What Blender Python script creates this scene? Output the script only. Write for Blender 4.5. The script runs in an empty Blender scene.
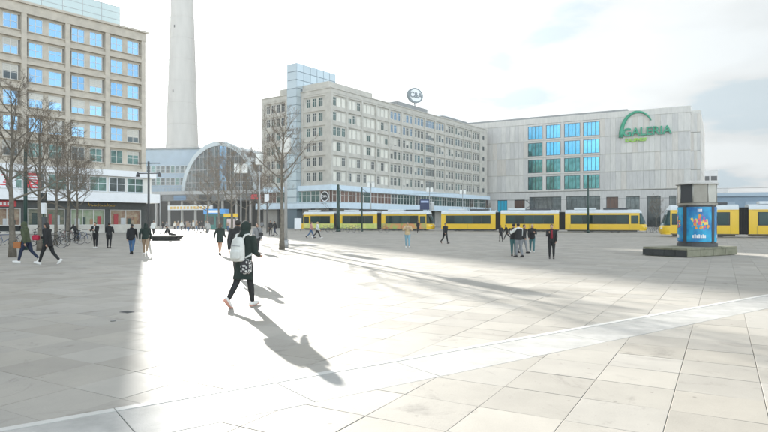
import bpy, bmesh, math, random
from mathutils import Vector, Matrix, Euler
random.seed(7)
HAZE = 0.0002
R = math.radians
SC = bpy.context.scene
COL = SC.collection
F = 590.0; HY = 221.0; CAMZ = 1.65; GZ = -0.012

# ------------------------------------------------------------------ camera
cd = bpy.data.cameras.new('camera'); cam = bpy.data.objects.new('camera', cd); COL.objects.link(cam)
cam.location = (0, 0, CAMZ); cam.rotation_euler = (R(90), 0, 0)
cd.sensor_width = 36.0; cd.lens = F/768*36.0; cd.shift_y = 5.0/768
cd.clip_start = 0.1; cd.clip_end = 12000
SC.camera = cam

# ------------------------------------------------------------------ light and sky
SUN_AZ = math.atan2(-0.406, 1.0)          # to the left of straight ahead
SUN_EL = R(15.4)
sd = Vector((math.sin(SUN_AZ)*math.cos(SUN_EL), math.cos(SUN_AZ)*math.cos(SUN_EL), math.sin(SUN_EL)))
sl = bpy.data.lights.new('sun', 'SUN'); sun = bpy.data.objects.new('sun', sl); COL.objects.link(sun)
sl.energy = 4.2; sl.angle = R(0.55); sl.color = (1.0, 0.965, 0.90)
sun.rotation_euler = sd.to_track_quat('Z', 'Y').to_euler(); sun.location = (0, 0, 60)

w = bpy.data.worlds.new("World"); SC.world = w; w.use_nodes = True
nt = w.node_tree; N = nt.nodes; L = nt.links
for n in list(N): N.remove(n)
def nd(t, **k):
    n = N.new(t)
    for a, b in k.items(): setattr(n, a, b)
    return n
sky = nd('ShaderNodeTexSky', sky_type='NISHITA')
sky.sun_disc = False; sky.sun_elevation = SUN_EL; sky.sun_rotation = SUN_AZ
sky.air_density = 1.0; sky.dust_density = 1.2; sky.ozone_density = 1.5
tc = nd('ShaderNodeTexCoord')
vm = nd('ShaderNodeVectorMath', operation='NORMALIZE'); L.new(tc.outputs['Generated'], vm.inputs[0])
# project the sky direction on a cloud ceiling so that clouds flatten towards the horizon
sep = nd('ShaderNodeSeparateXYZ'); L.new(vm.outputs[0], sep.inputs[0])
zc = nd('ShaderNodeMath', operation='MAXIMUM'); L.new(sep.outputs['Z'], zc.inputs[0]); zc.inputs[1].default_value = 0.0
za = nd('ShaderNodeMath', operation='ADD'); L.new(zc.outputs[0], za.inputs[0]); za.inputs[1].default_value = 0.18
dx = nd('ShaderNodeMath', operation='DIVIDE'); L.new(sep.outputs['X'], dx.inputs[0]); L.new(za.outputs[0], dx.inputs[1])
dy = nd('ShaderNodeMath', operation='DIVIDE'); L.new(sep.outputs['Y'], dy.inputs[0]); L.new(za.outputs[0], dy.inputs[1])
cv = nd('ShaderNodeCombineXYZ'); L.new(dx.outputs[0], cv.inputs[0]); L.new(dy.outputs[0], cv.inputs[1])
n1 = nd('ShaderNodeTexNoise'); n1.inputs['Scale'].default_value = 0.85; n1.inputs['Detail'].default_value = 7; n1.inputs['Roughness'].default_value = 0.52; n1.inputs['Distortion'].default_value = 0.4
L.new(cv.outputs[0], n1.inputs['Vector'])
cr = nd('ShaderNodeMapRange'); cr.inputs['From Min'].default_value = 0.10; cr.inputs['From Max'].default_value = 0.42; cr.inputs['To Min'].default_value = 0.86; L.new(n1.outputs['Fac'], cr.inputs['Value'])
# angle to the sun: thin cloud glows round it
dot = nd('ShaderNodeVectorMath', operation='DOT_PRODUCT'); L.new(vm.outputs[0], dot.inputs[0]); dot.inputs[1].default_value = sd
pos = nd('ShaderNodeMath', operation='MAXIMUM'); L.new(dot.outputs['Value'], pos.inputs[0]); pos.inputs[1].default_value = 0.0
p1_ = nd('ShaderNodeMath', operation='POWER'); L.new(pos.outputs[0], p1_.inputs[0]); p1_.inputs[1].default_value = 5
p2_ = nd('ShaderNodeMath', operation='POWER'); L.new(pos.outputs[0], p2_.inputs[0]); p2_.inputs[1].default_value = 55
# cloud cover: closed towards the sun, opening to blue behind the viewer
cov = nd('ShaderNodeMapRange'); cov.inputs['From Min'].default_value = -0.35; cov.inputs['From Max'].default_value = 0.45
cov.inputs['To Min'].default_value = 0.45; cov.inputs['To Max'].default_value = 1.0; L.new(dot.outputs['Value'], cov.inputs['Value'])
cf = nd('ShaderNodeMath', operation='MULTIPLY'); L.new(cr.outputs[0], cf.inputs[0]); L.new(cov.outputs[0], cf.inputs[1])
n2 = nd('ShaderNodeTexNoise'); n2.inputs['Scale'].default_value = 1.5; n2.inputs['Detail'].default_value = 6; n2.inputs['Roughness'].default_value = 0.5; n2.inputs['Distortion'].default_value = 0.3
L.new(cv.outputs[0], n2.inputs['Vector'])
sh2 = nd('ShaderNodeMapRange'); sh2.inputs['From Min'].default_value = 0.40; sh2.inputs['From Max'].default_value = 0.58; sh2.inputs['To Min'].default_value = 0.93; sh2.inputs['To Max'].default_value = 1.15; L.new(n2.outputs['Fac'], sh2.inputs['Value'])
lum = nd('ShaderNodeMath', operation='MULTIPLY_ADD'); L.new(p1_.outputs[0], lum.inputs[0]); lum.inputs[1].default_value = 3.0; lum.inputs[2].default_value = 2.25
lm = nd('ShaderNodeMath', operation='MULTIPLY'); L.new(lum.outputs[0], lm.inputs[0]); L.new(sh2.outputs[0], lm.inputs[1])
lum2 = nd('ShaderNodeMath', operation='MULTIPLY_ADD'); L.new(p2_.outputs[0], lum2.inputs[0]); lum2.inputs[1].default_value = 20.0; L.new(lm.outputs[0], lum2.inputs[2])
neg = nd('ShaderNodeMath', operation='MULTIPLY'); L.new(dot.outputs['Value'], neg.inputs[0]); neg.inputs[1].default_value = -1.0
ng2 = nd('ShaderNodeMath', operation='MAXIMUM'); L.new(neg.outputs[0], ng2.inputs[0]); ng2.inputs[1].default_value = 0.0
lum3 = nd('ShaderNodeMath', operation='MULTIPLY_ADD'); L.new(ng2.outputs[0], lum3.inputs[0]); lum3.inputs[1].default_value = 17.0; L.new(lum2.outputs[0], lum3.inputs[2])   # extra cloud brightness behind the viewer, added to fill the shaded facades
cc = nd('ShaderNodeVectorMath', operation='SCALE'); cc.inputs[0].default_value = (0.90, 0.975, 1.0); L.new(lum3.outputs[0], cc.inputs['Scale'])
tint = nd('ShaderNodeMix', data_type='RGBA'); tint.inputs['A'].default_value = (0.76, 0.91, 1.0, 1); tint.inputs['B'].default_value = (0.94, 0.985, 1.0, 1)
tf = nd('ShaderNodeMapRange'); tf.inputs['From Min'].default_value = 0.93; tf.inputs['From Max'].default_value = 1.0; L.new(sh2.outputs[0], tf.inputs['Value']); L.new(tf.outputs[0], tint.inputs['Factor'])
L.new(tint.outputs['Result'], cc.inputs[0])
mx = nd('ShaderNodeMix', data_type='RGBA'); L.new(cf.outputs[0], mx.inputs['Factor']); L.new(sky.outputs[0], mx.inputs['A']); L.new(cc.outputs[0], mx.inputs['B'])
bg = nd('ShaderNodeBackground'); bg.inputs['Strength'].default_value = 0.072; L.new(mx.outputs['Result'], bg.inputs['Color'])
wo = nd('ShaderNodeOutputWorld'); L.new(bg.outputs[0], wo.inputs['Surface'])

SC.view_settings.view_transform = 'Standard'; SC.view_settings.look = 'None'
SC.view_settings.exposure = 1.93; SC.view_settings.gamma = 1.0
SC.render.engine = 'CYCLES'
SC.cycles.use_denoising = True
SC.cycles.max_bounces = 6; SC.cycles.diffuse_bounces = 3; SC.cycles.glossy_bounces = 3
SC.cycles.transmission_bounces = 4; SC.cycles.volume_bounces = 0; SC.cycles.transparent_max_bounces = 8
SC.cycles.sample_clamp_indirect = 6.0
SC.cycles.caustics_reflective = False; SC.cycles.caustics_refractive = False

# ------------------------------------------------------------------ helpers
MATS = {}
def mat(name, color, rough=0.6, metal=0.0, var=0.0, scale=3.0, bump=0.0, bscale=None, spec=0.5, emit=None, coat=0.0, color2=None, stretch=None, rnd=0.0):
    if name in MATS: return MATS[name]
    m = bpy.data.materials.new(name); m.use_nodes = True
    t = m.node_tree; b = t.nodes['Principled BSDF']
    b.inputs['Base Color'].default_value = (*color, 1); b.inputs['Roughness'].default_value = rough
    b.inputs['Metallic'].default_value = metal; b.inputs['Specular IOR Level'].default_value = spec
    if coat: b.inputs['Coat Weight'].default_value = coat; b.inputs['Coat Roughness'].default_value = 0.08
    tcn = t.nodes.new('ShaderNodeTexCoord'); src = tcn.outputs['Object']
    if stretch:
        mp = t.nodes.new('ShaderNodeMapping'); mp.inputs['Scale'].default_value = stretch
        t.links.new(src, mp.inputs['Vector']); src = mp.outputs[0]
    out = None
    if var or color2:
        n = t.nodes.new('ShaderNodeTexNoise'); n.inputs['Scale'].default_value = scale; n.inputs['Detail'].default_value = 6; n.inputs['Roughness'].default_value = 0.62
        t.links.new(src, n.inputs['Vector'])
        mr = t.nodes.new('ShaderNodeMapRange'); mr.inputs['From Min'].default_value = 0.32; mr.inputs['From Max'].default_value = 0.68
        t.links.new(n.outputs['Fac'], mr.inputs['Value'])
        mi = t.nodes.new('ShaderNodeMix'); mi.data_type = 'RGBA'
        c2 = color2 or tuple(c*(1-var) for c in color); c1 = color if color2 else tuple(min(1, c*(1+var*0.6)) for c in color)
        mi.inputs['A'].default_value = (*c2, 1); mi.inputs['B'].default_value = (*c1, 1)
        t.links.new(mr.outputs[0], mi.inputs['Factor']); out = mi.outputs['Result']
    if rnd:
        oi = t.nodes.new('ShaderNodeObjectInfo'); mr2 = t.nodes.new('ShaderNodeMapRange')
        mr2.inputs['To Min'].default_value = 1-rnd; mr2.inputs['To Max'].default_value = 1+rnd*0.6
        t.links.new(oi.outputs['Random'], mr2.inputs['Value'])
        sc_ = t.nodes.new('ShaderNodeVectorMath'); sc_.operation = 'SCALE'
        if out: t.links.new(out, sc_.inputs[0])
        else: sc_.inputs[0].default_value = color
        t.links.new(mr2.outputs[0], sc_.inputs['Scale']); out = sc_.outputs[0]
    if out: t.links.new(out, b.inputs['Base Color'])
    if bump:
        n = t.nodes.new('ShaderNodeTexNoise'); n.inputs['Scale'].default_value = bscale or scale*8; n.inputs['Detail'].default_value = 4
        t.links.new(src, n.inputs['Vector'])
        bp = t.nodes.new('ShaderNodeBump'); bp.inputs['Strength'].default_value = bump; bp.inputs['Distance'].default_value = 0.02
        t.links.new(n.outputs['Fac'], bp.inputs['Height']); t.links.new(bp.outputs[0], b.inputs['Normal'])
    if emit:
        b.inputs['Emission Color'].default_value = (*emit[0], 1); b.inputs['Emission Strength'].default_value = emit[1]
    MATS[name] = m
    return m

def tag(o, label=None, cat=None, group=None, kind=None):
    if label: o['label'] = label
    if cat: o['category'] = cat
    if group: o['group'] = group
    if kind: o['kind'] = kind
    return o
def empty(name, loc=(0, 0, 0), rz=0.0, parent=None):
    o = bpy.data.objects.new(name, None); COL.objects.link(o); o.location = loc; o.rotation_euler = (0, 0, rz)
    o.empty_display_size = 0.2
    if parent: o.parent = parent
    return o
def link_mesh(name, me, parent=None, loc=(0, 0, 0), rz=0.0):
    o = bpy.data.objects.new(name, me); COL.objects.link(o)
    if parent: o.parent = parent
    o.location = loc; o.rotation_euler = (0, 0, rz)
    return o
def kids(o): return [c for c in o.children]
def copy_tree(o, parent=None):
    c = o.copy(); COL.objects.link(c); c.parent = parent
    for ch in kids(o): copy_tree(ch, c)
    return c

class Fr:
    """facade frame: p(u, d, z) with d outward"""
    def __init__(s, o=(0, 0), u=(1, 0), n=(0, -1)):
        s.o = Vector((o[0], o[1], 0)); s.u = Vector((u[0], u[1], 0)); s.n = Vector((n[0], n[1], 0))
    def p(s, u, d, z): return s.o + s.u*u + s.n*d + Vector((0, 0, z))
F0 = Fr()
class MB:
    def __init__(s): s.v = []; s.f = []; s.m = []; s.mats = []; s.smooth = []
    def mi(s, m):
        if m not in s.mats: s.mats.append(m)
        return s.mats.index(m)
    def add(s, vs, fs, m, smooth=False):
        b = len(s.v); i = s.mi(m); s.v += [tuple(v) for v in vs]
        for f in fs: s.f.append([b+k for k in f]); s.m.append(i); s.smooth.append(smooth)
    def fbox(s, fr, u0, u1, d0, d1, z0, z1, m):
        P = fr.p
        vs = [P(u0, d0, z0), P(u1, d0, z0), P(u1, d1, z0), P(u0, d1, z0), P(u0, d0, z1), P(u1, d0, z1), P(u1, d1, z1), P(u0, d1, z1)]
        s.add(vs, [(0, 3, 2, 1), (4, 5, 6, 7), (0, 1, 5, 4), (1, 2, 6, 5), (2, 3, 7, 6), (3, 0, 4, 7)], m)
    def box(s, x0, x1, y0, y1, z0, z1, m, bev=0.0):
        if bev:
            b = bev
            prof = [(z0, b), (z0+b, 0), (z1-b, 0), (z1, b)]
            vs = []
            for z, i in prof:
                xs0, xs1, ys0, ys1 = x0+i, x1-i, y0+i, y1-i
                vs += [(xs0, ys0, z), (xs1, ys0, z), (xs1, ys1, z), (xs0, ys1, z)]
            fs = [(3, 2, 1, 0), (12, 13, 14, 15)]
            for k in range(3):
                for j in range(4):
                    a = k*4+j; c = k*4+(j+1) % 4
                    fs.append((a, c, c+4, a+4))
            s.add(vs, fs, m)
        else:
            s.fbox(Fr((0, 0), (1, 0), (0, 1)), x0, x1, y0, y1, z0, z1, m)
    def tube(s, pts, rad, m, n=8, smooth=True, cap=True, round_=False):
        pts = [Vector(p) for p in pts]
        if not isinstance(rad, (list, tuple)): rad = [rad]*len(pts)
        rad = list(rad)
        if round_ and len(pts) > 1:
            d0 = (pts[1]-pts[0]).normalized(); d1 = (pts[-1]-pts[-2]).normalized()
            a, b = pts[0], pts[-1]; ra, rb = rad[0], rad[-1]
            pts = [a-d0*ra*0.9, a-d0*ra*0.6]+pts+[b+d1*rb*0.6, b+d1*rb*0.9]; rad = [ra*0.4, ra*0.8]+rad+[rb*0.8, rb*0.4]
        up = None; vs = []; k = len(pts)
        for i, p in enumerate(pts):
            t = (pts[min(i+1, k-1)]-pts[max(i-1, 0)])
            if t.length < 1e-9: t = Vector((0, 0, 1))
            t.normalize()
            if up is None:
                ref = Vector((0, 0, 1)) if abs(t.z) < 0.9 else Vector((1, 0, 0))
                up = t.cross(ref).normalized()
            else:
                up = (up - t*up.dot(t))
                if up.length < 1e-6: up = t.cross(Vector((1, 0.3, 0.2)))
                up.normalize()
            w_ = t.cross(up)
            for j in range(n):
                a = 2*math.pi*j/n
                vs.append(p+(up*math.cos(a)+w_*math.sin(a))*rad[i])
        fs = []
        for i in range(k-1):
            for j in range(n):
                a = i*n+j; b = i*n+(j+1) % n
                fs.append((a, b, b+n, a+n))
        if cap: fs.append(tuple(range(n-1, -1, -1))); fs.append(tuple(range((k-1)*n, k*n)))
        s.add(vs, fs, m, smooth)
    def stack(s, secs, m, n=16, smooth=True):
        """secs: (cx, cy, z, rx, ry)"""
        vs = []; k = len(secs)
        for cx, cy, z, rx, ry in secs:
            for j in range(n):
                a = 2*math.pi*j/n
                vs.append((cx+rx*math.cos(a), cy+ry*math.sin(a), z))
        fs = []
        for i in range(k-1):
            for j in range(n):
                a = i*n+j; b = i*n+(j+1) % n
                fs.append((a, b, b+n, a+n))
        fs.append(tuple(range(n-1, -1, -1))); fs.append(tuple(range((k-1)*n, k*n)))
        s.add(vs, fs, m, smooth)
    def ell(s, c, r, m, n=14, k=9, rot=None, smooth=True):
        vs = [Vector((0, 0, -r[2]))]
        for i in range(1, k):
            ph = -math.pi/2+math.pi*i/k
            for j in range(n):
                a = 2*math.pi*j/n
                vs.append(Vector((r[0]*math.cos(ph)*math.cos(a), r[1]*math.cos(ph)*math.sin(a), r[2]*math.sin(ph))))
        vs.append(Vector((0, 0, r[2])))
        if rot: mt = Euler(rot).to_matrix(); vs = [mt @ v for v in vs]
        c = Vector(c); vs = [v+c for v in vs]
        fs = []
        for j in range(n): fs.append((0, 1+(j+1) % n, 1+j))
        for i in range(k-2):
            for j in range(n):
                a = 1+i*n+j; b = 1+i*n+(j+1) % n
                fs.append((a, b, b+n, a+n))
        e = len(vs)-1; b0 = 1+(k-2)*n
        for j in range(n): fs.append((b0+j, b0+(j+1) % n, e))
        s.add(vs, fs, m, smooth)
    def ring(s, c, r, t, m, axis='y', n=28, k=6, a0=0.0, a1=2*math.pi):
        """torus piece round axis"""
        full = abs(a1-a0-2*math.pi) < 1e-4; cnt = n if full else n+1
        vs = []
        for i in range(cnt):
            a = a0+(a1-a0)*i/n
            for j in range(k):
                b = 2*math.pi*j/k
                rr = r+t*math.cos(b); h = t*math.sin(b)
                x, z = rr*math.cos(a), rr*math.sin(a)
                if axis == 'y': v = (c[0]+x, c[1]+h, c[2]+z)
                elif axis == 'x': v = (c[0]+h, c[1]+x, c[2]+z)
                else: v = (c[0]+x, c[1]+z, c[2]+h)
                vs.append(v)
        fs = []
        for i in range(n):
            for j in range(k):
                i2 = (i+1) % cnt; j2 = (j+1) % k
                fs.append((i*k+j, i*k+j2, i2*k+j2, i2*k+j))
        s.add(vs, fs, m, True)
    def prism(s, poly, z0, z1, m, top=None):
        n = len(poly)
        vs = [(x, y, z0) for x, y in poly]+[(x, y, z1) for x, y in (top or poly)]
        fs = [tuple(range(n-1, -1, -1)), tuple(range(n, 2*n))]+[(j, (j+1) % n, (j+1) % n+n, j+n) for j in range(n)]
        s.add(vs, fs, m)
    def mesh(s, name):
        me = bpy.data.meshes.new(name); me.from_pydata(s.v, [], s.f)
        for m in s.mats: me.materials.append(m)
        me.polygons.foreach_set('material_index', s.m); me.polygons.foreach_set('use_smooth', s.smooth)
        me.update(); return me
    def obj(s, name, parent=None, loc=(0, 0, 0), rz=0.0):
        return link_mesh(name, s.mesh(name), parent, loc, rz)

def at(px, py, z=None):
    """ground point seen at photo pixel px, py"""
    Y = CAMZ*F/(py-HY); return Vector(((px-384)/F*Y, Y, GZ if z is None and Y > 40 else (z or 0)))
def atY(px, Y, z=GZ): return Vector(((px-384)/F*Y, Y, z))
def zat(py, Y): return CAMZ+(HY-py)*Y/F

def text_mesh(name, body, size, depth, m, parent, loc, rot, bold=0.0, align='CENTER', shear=0.0):
    c = bpy.data.curves.new(name, 'FONT'); c.body = body; c.size = size; c.extrude = depth; c.offset = bold
    c.align_x = align; c.align_y = 'CENTER'; c.shear = shear; c.resolution_u = 3
    t = bpy.data.objects.new(name+'_curve', c); COL.objects.link(t)
    TEXTS.append((t, name, m, parent, loc, rot))
TEXTS = []
def flush_texts():
    dg = bpy.context.evaluated_depsgraph_get()
    for t, name, m, parent, loc, rot in TEXTS:
        me = bpy.data.meshes.new_from_object(t.evaluated_get(dg)); me.materials.clear(); me.materials.append(m)
        o = link_mesh(name, me, parent, loc); o.rotation_euler = rot
    for t, *_ in TEXTS:
        c = t.data; bpy.data.objects.remove(t); bpy.data.curves.remove(c)
# ------------------------------------------------------------------ materials
stone = mat('limestone', (0.54, 0.49, 0.415), 0.8, var=0.16, scale=0.9, bump=0.25, bscale=9)
stone_g = mat('grey_limestone', (0.53, 0.51, 0.46), 0.8, var=0.16, scale=0.7, bump=0.25, bscale=8)
stone_d = mat('grey_limestone_recess_shade', (0.37, 0.355, 0.325), 0.85, var=0.15, scale=1.1)  # darker copy of the limestone: recess shade put into the colour
white_metal = mat('white_enamel', (0.78, 0.80, 0.82), 0.4, var=0.05, scale=1.5)
white_frame = mat('white_window_frame', (0.66, 0.65, 0.61), 0.5)
blue_white = mat('pale_blue_panel', (0.62, 0.74, 0.83), 0.35, var=0.08, scale=0.8)
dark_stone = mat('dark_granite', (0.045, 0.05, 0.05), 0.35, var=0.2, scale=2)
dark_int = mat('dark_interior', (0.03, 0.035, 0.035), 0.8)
shop_int = mat('shop_interior', (0.42, 0.36, 0.26), 0.8, color2=(0.10, 0.16, 0.10), scale=1.4)
black_metal = mat('black_metal', (0.03, 0.035, 0.035), 0.5)
green_metal = mat('dark_green_paint', (0.022, 0.055, 0.045), 0.45, var=0.2, scale=4)
grey_metal = mat('galvanised_metal', (0.42, 0.43, 0.43), 0.45, metal=0.4, var=0.12, scale=3)
steel = mat('steel', (0.5, 0.5, 0.5), 0.3, metal=0.9)
concrete = mat('concrete', (0.40, 0.39, 0.37), 0.85, var=0.09, scale=0.25, stretch=(1, 1, .2), bump=0.1, bscale=2)
concrete_l = mat('light_concrete', (0.52, 0.51, 0.48), 0.8, var=0.2, scale=1.6, bump=0.3, bscale=20)
roof_m = mat('grey_roof', (0.30, 0.31, 0.31), 0.8, var=0.15, scale=0.6)
gl_sky = mat('window_glass_sky_tint', (0.25, 0.43, 0.62), 0.06, metal=0.85, rnd=0.22)  # mirror with the blue of the reflected sky put into its tint
gl_dark = mat('dark_window_glass', (0.16, 0.185, 0.195), 0.08, metal=0.4, rnd=0.4, color2=(0.055, 0.07, 0.075), scale=0.8)  # noise mix paints uneven reflections into the glass
gl_green = mat('green_glass_painted_reflection', (0.16, 0.27, 0.26), 0.08, metal=0.6, rnd=0.4, color2=(0.05, 0.08, 0.075), scale=0.9)  # green tint and noise stand for buildings reflected in the lower rows
gl_cream = mat('window_with_cream_blind', (0.78, 0.76, 0.68), 0.25, metal=0.0, rnd=0.12, coat=0.6)
gl_cyan = mat('cyan_glass_sky_tint', (0.16, 0.50, 0.74), 0.05, metal=0.92, rnd=0.2, var=0.25, scale=0.35)  # reflected sky strengthened by the tint, noise varies it
gl_teal = mat('teal_glass_painted_reflection', (0.18, 0.44, 0.48), 0.06, metal=0.8, rnd=0.3, color2=(0.05, 0.15, 0.14), scale=0.55)  # dark noise patches paint the reflection of buildings opposite
gl_tower = mat('stair_tower_glass', (0.58, 0.68, 0.73), 0.12, metal=0.5, rnd=0.1)
gl_brown = mat('brown_shop_glass', (0.17, 0.10, 0.08), 0.1, metal=0.2, rnd=0.4)
gl_rail = mat('pale_green_glass', (0.55, 0.64, 0.63), 0.2, metal=0.15)
red_paint = mat('red_sign', (0.58, 0.06, 0.07), 0.5)
gold = mat('gold_letters', (0.75, 0.50, 0.13), 0.35, metal=0.4)
letter_white = mat('white_letters', (0.85, 0.85, 0.85), 0.4)  # plain white
yellow = mat('tram_yellow', (0.78, 0.50, 0.012), 0.28, var=0.04, scale=1.0, coat=0.5)
tram_white = mat('tram_silver_roof', (0.66, 0.70, 0.72), 0.4, var=0.06, scale=1.5)
tram_glass = mat('tram_glass', (0.022, 0.05, 0.05), 0.06, metal=0.2, rnd=0.6, spec=.35)  # random tone per window stands for varied reflections
rubber = mat('rubber', (0.02, 0.02, 0.02), 0.85)
dgrey = mat('dark_grey_paint', (0.07, 0.075, 0.08), 0.5, var=0.1)

# paving: one colour function of the slab grid, in world space
GA, GN = 5.70, 0.342; SA, SN = 0.72, 0.74
Adir = Vector((0.497, 0.868, 0)); Ndir = Vector((0.868, -0.497, 0))
def paving_material(name, joints):
    m = bpy.data.materials.new(name); m.use_nodes = True; t = m.node_tree; b = t.nodes['Principled BSDF']; nn = t.nodes; ll = t.links
    g = nn.new('ShaderNodeNewGeometry')
    def dotn(v, off, sp):
        d = nn.new('ShaderNodeVectorMath'); d.operation = 'DOT_PRODUCT'; ll.new(g.outputs['Position'], d.inputs[0]); d.inputs[1].default_value = v
        s1 = nn.new('ShaderNodeMath'); s1.operation = 'SUBTRACT'; ll.new(d.outputs['Value'], s1.inputs[0]); s1.inputs[1].default_value = off
        s2 = nn.new('ShaderNodeMath'); s2.operation = 'DIVIDE'; ll.new(s1.outputs[0], s2.inputs[0]); s2.inputs[1].default_value = sp
        return s2.outputs[0]
    qa = dotn(Adir, GA, SA); qn = dotn(Ndir, GN, SN)
    def m1(op, a, b_=None, c=None):
        n = nn.new('ShaderNodeMath'); n.operation = op
        for i, x in enumerate((a, b_, c)):
            if x is None: continue
            if isinstance(x, (int, float)): n.inputs[i].default_value = x
            else: ll.new(x, n.inputs[i])
        return n.outputs[0]
    fa, fn = m1('FLOOR', qa), m1('FLOOR', qn)
    cx = nn.new('ShaderNodeCombineXYZ'); ll.new(fa, cx.inputs[0]); ll.new(fn, cx.inputs[1])
    wn = nn.new('ShaderNodeTexWhiteNoise'); wn.noise_dimensions = '3D'; ll.new(cx.outputs[0], wn.inputs['Vector'])
    def noise(sc, det=5, ro=0.6):
        n = nn.new('ShaderNodeTexNoise'); n.inputs['Scale'].default_value = sc; n.inputs['Detail'].default_value = det; n.inputs['Roughness'].default_value = ro
        ll.new(g.outputs['Position'], n.inputs['Vector']); return n.outputs['Fac']
    big, mid, fine = noise(0.22), noise(1.7, 6, 0.65), noise(60, 3)
    spot = noise(5.5, 4, 0.7)
    v = m1('MULTIPLY_ADD', wn.outputs['Value'], 0.17, 0.88)
    v = m1('MULTIPLY', v, m1('MULTIPLY_ADD', big, 0.36, 0.82))
    v = m1('MULTIPLY', v, m1('MULTIPLY_ADD', mid, 0.34, 0.83))
    v = m1('MULTIPLY', v, m1('MULTIPLY_ADD', fine, 0.16, 0.92))
    st = nn.new('ShaderNodeMapRange'); st.inputs['From Min'].default_value = 0.66; st.inputs['From Max'].default_value = 0.76; st.inputs['To Min'].default_value = 1.0; st.inputs['To Max'].default_value = 0.62
    ll.new(spot, st.inputs['Value']); v = m1('MULTIPLY', v, st.outputs[0])
    gv = nn.new('ShaderNodeTexVoronoi'); gv.inputs['Scale'].default_value = 3.1; gv.inputs['Randomness'].default_value = 1.0; ll.new(g.outputs['Position'], gv.inputs['Vector'])
    gs = nn.new('ShaderNodeMapRange'); gs.inputs['From Min'].default_value = 0.045; gs.inputs['From Max'].default_value = 0.065; gs.inputs['To Min'].default_value = 0.68; gs.inputs['To Max'].default_value = 1.0; ll.new(gv.outputs['Distance'], gs.inputs['Value']); v = m1('MULTIPLY', v, gs.outputs[0])
    streak = nn.new('ShaderNodeTexNoise'); streak.inputs['Scale'].default_value = 0.8; streak.inputs['Detail'].default_value = 8; streak.inputs['Roughness'].default_value = 0.72; streak.inputs['Distortion'].default_value = 1.6
    ll.new(g.outputs['Position'], streak.inputs['Vector'])
    s3 = nn.new('ShaderNodeMapRange'); s3.inputs['From Min'].default_value = 0.56; s3.inputs['From Max'].default_value = 0.72; s3.inputs['To Min'].default_value = 1.0; s3.inputs['To Max'].default_value = 0.66; ll.new(streak.outputs['Fac'], s3.inputs['Value']); v = m1('MULTIPLY', v, s3.outputs[0])
    if joints:
        for q in (qa, qn):
            fr = m1('FRACT', q); e = m1('MINIMUM', fr, m1('SUBTRACT', 1.0, fr))
            mr = nn.new('ShaderNodeMapRange'); mr.inputs['From Min'].default_value = 0.006; mr.inputs['From Max'].default_value = 0.012; mr.inputs['To Min'].default_value = 0.55; mr.inputs['To Max'].default_value = 1.0
            ll.new(e, mr.inputs['Value']); v = m1('MULTIPLY', v, mr.outputs[0])
    mi = nn.new('ShaderNodeMix'); mi.data_type = 'RGBA'; mi.inputs['A'].default_value = (0.385, 0.357, 0.31, 1); mi.inputs['B'].default_value = (0.385, 0.365, 0.33, 1)
    ll.new(wn.outputs['Color'], mi.inputs['Factor'])
    sc_ = nn.new('ShaderNodeVectorMath'); sc_.operation = 'SCALE'; ll.new(mi.outputs['Result'], sc_.inputs[0]); ll.new(v, sc_.inputs['Scale'])
    ll.new(sc_.outputs[0], b.inputs['Base Color'])
    b.inputs['Specular IOR Level'].default_value = 0.2
    rr = m1('MULTIPLY_ADD', mid, 0.25, 0.58); ll.new(rr, b.inputs['Roughness'])
    bp = nn.new('ShaderNodeBump'); bp.inputs['Strength'].default_value = 0.35; bp.inputs['Distance'].default_value = 0.004
    bf = nn.new('ShaderNodeMath'); bf.operation = 'ADD'; ll.new(fine, bf.inputs[0]); ll.new(spot, bf.inputs[1])
    ll.new(bf.outputs[0], bp.inputs['Height']); ll.new(bp.outputs[0], b.inputs['Normal'])
    return m
pave_m = paving_material('paving_stone', False); pave_far = paving_material('paving_stone_far', True)
joint_m = mat('joint_sand', (0.19, 0.18, 0.16), 0.95, var=0.3, scale=3)
band_m = mat('pale_granite_band', (0.44, 0.432, 0.41), 0.75, spec=0.2, var=0.22, scale=2.2, bump=0.2, bscale=60, rnd=0.06)
band_e = mat('white_granite_edge', (0.56, 0.55, 0.52), 0.7, var=0.08, scale=4)

# ------------------------------------------------------------------ ground
PT = Vector((0.806, 0.592, 0)); PM = Vector((-0.592, 0.806, 0)); M0, M1 = 4.70, 5.60
FARY = 42.0
g = MB()   # ground: joint bed under the slabs near by, paving sheet beyond
g.add([(-4000, FARY, GZ), (4000, FARY, GZ), (4000, 6000, GZ), (-4000, 6000, GZ)], [(0, 1, 2, 3)], pave_far)
XL = 34.0
g.add([(-4000, -200, GZ), (-XL, -200, GZ), (-XL, FARY, GZ), (-4000, FARY, GZ)], [(0, 1, 2, 3)], pave_far)
g.add([(XL, -200, GZ), (4000, -200, GZ), (4000, FARY, GZ), (XL, FARY, GZ)], [(0, 1, 2, 3)], pave_far)
g.add([(-XL, -200, GZ), (XL, -200, GZ), (XL, -1.0, GZ), (-XL, -1.0, GZ)], [(0, 1, 2, 3)], pave_far)
g.add([(-XL, -1.0, GZ), (XL, -1.0, GZ), (XL, FARY, GZ), (-XL, FARY, GZ)], [(0, 1, 2, 3)], joint_m)
ground = tag(g.obj('ground'), 'pale stone paved city square reaching past the tram tracks', kind='structure')
plaza = tag(empty('plaza_paving'), 'large pale rectangular paving slabs of the square in the foreground', kind='structure')
def clip(poly, n, c, keep_less):
    out = []; k = len(poly)
    for i in range(k):
        a, b = poly[i], poly[(i+1) % k]; da = a.dot(n)-c; db = b.dot(n)-c
        if keep_less: da, db = -da, -db
        if da >= 0: out.append(a)
        if (da >= 0) != (db >= 0): out.append(a+(b-a)*(da/(da-db)))
    return out
def area(p):
    return abs(sum(p[i].x*p[(i+1) % len(p)].y-p[(i+1) % len(p)].x*p[i].y for i in range(len(p))))/2
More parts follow.
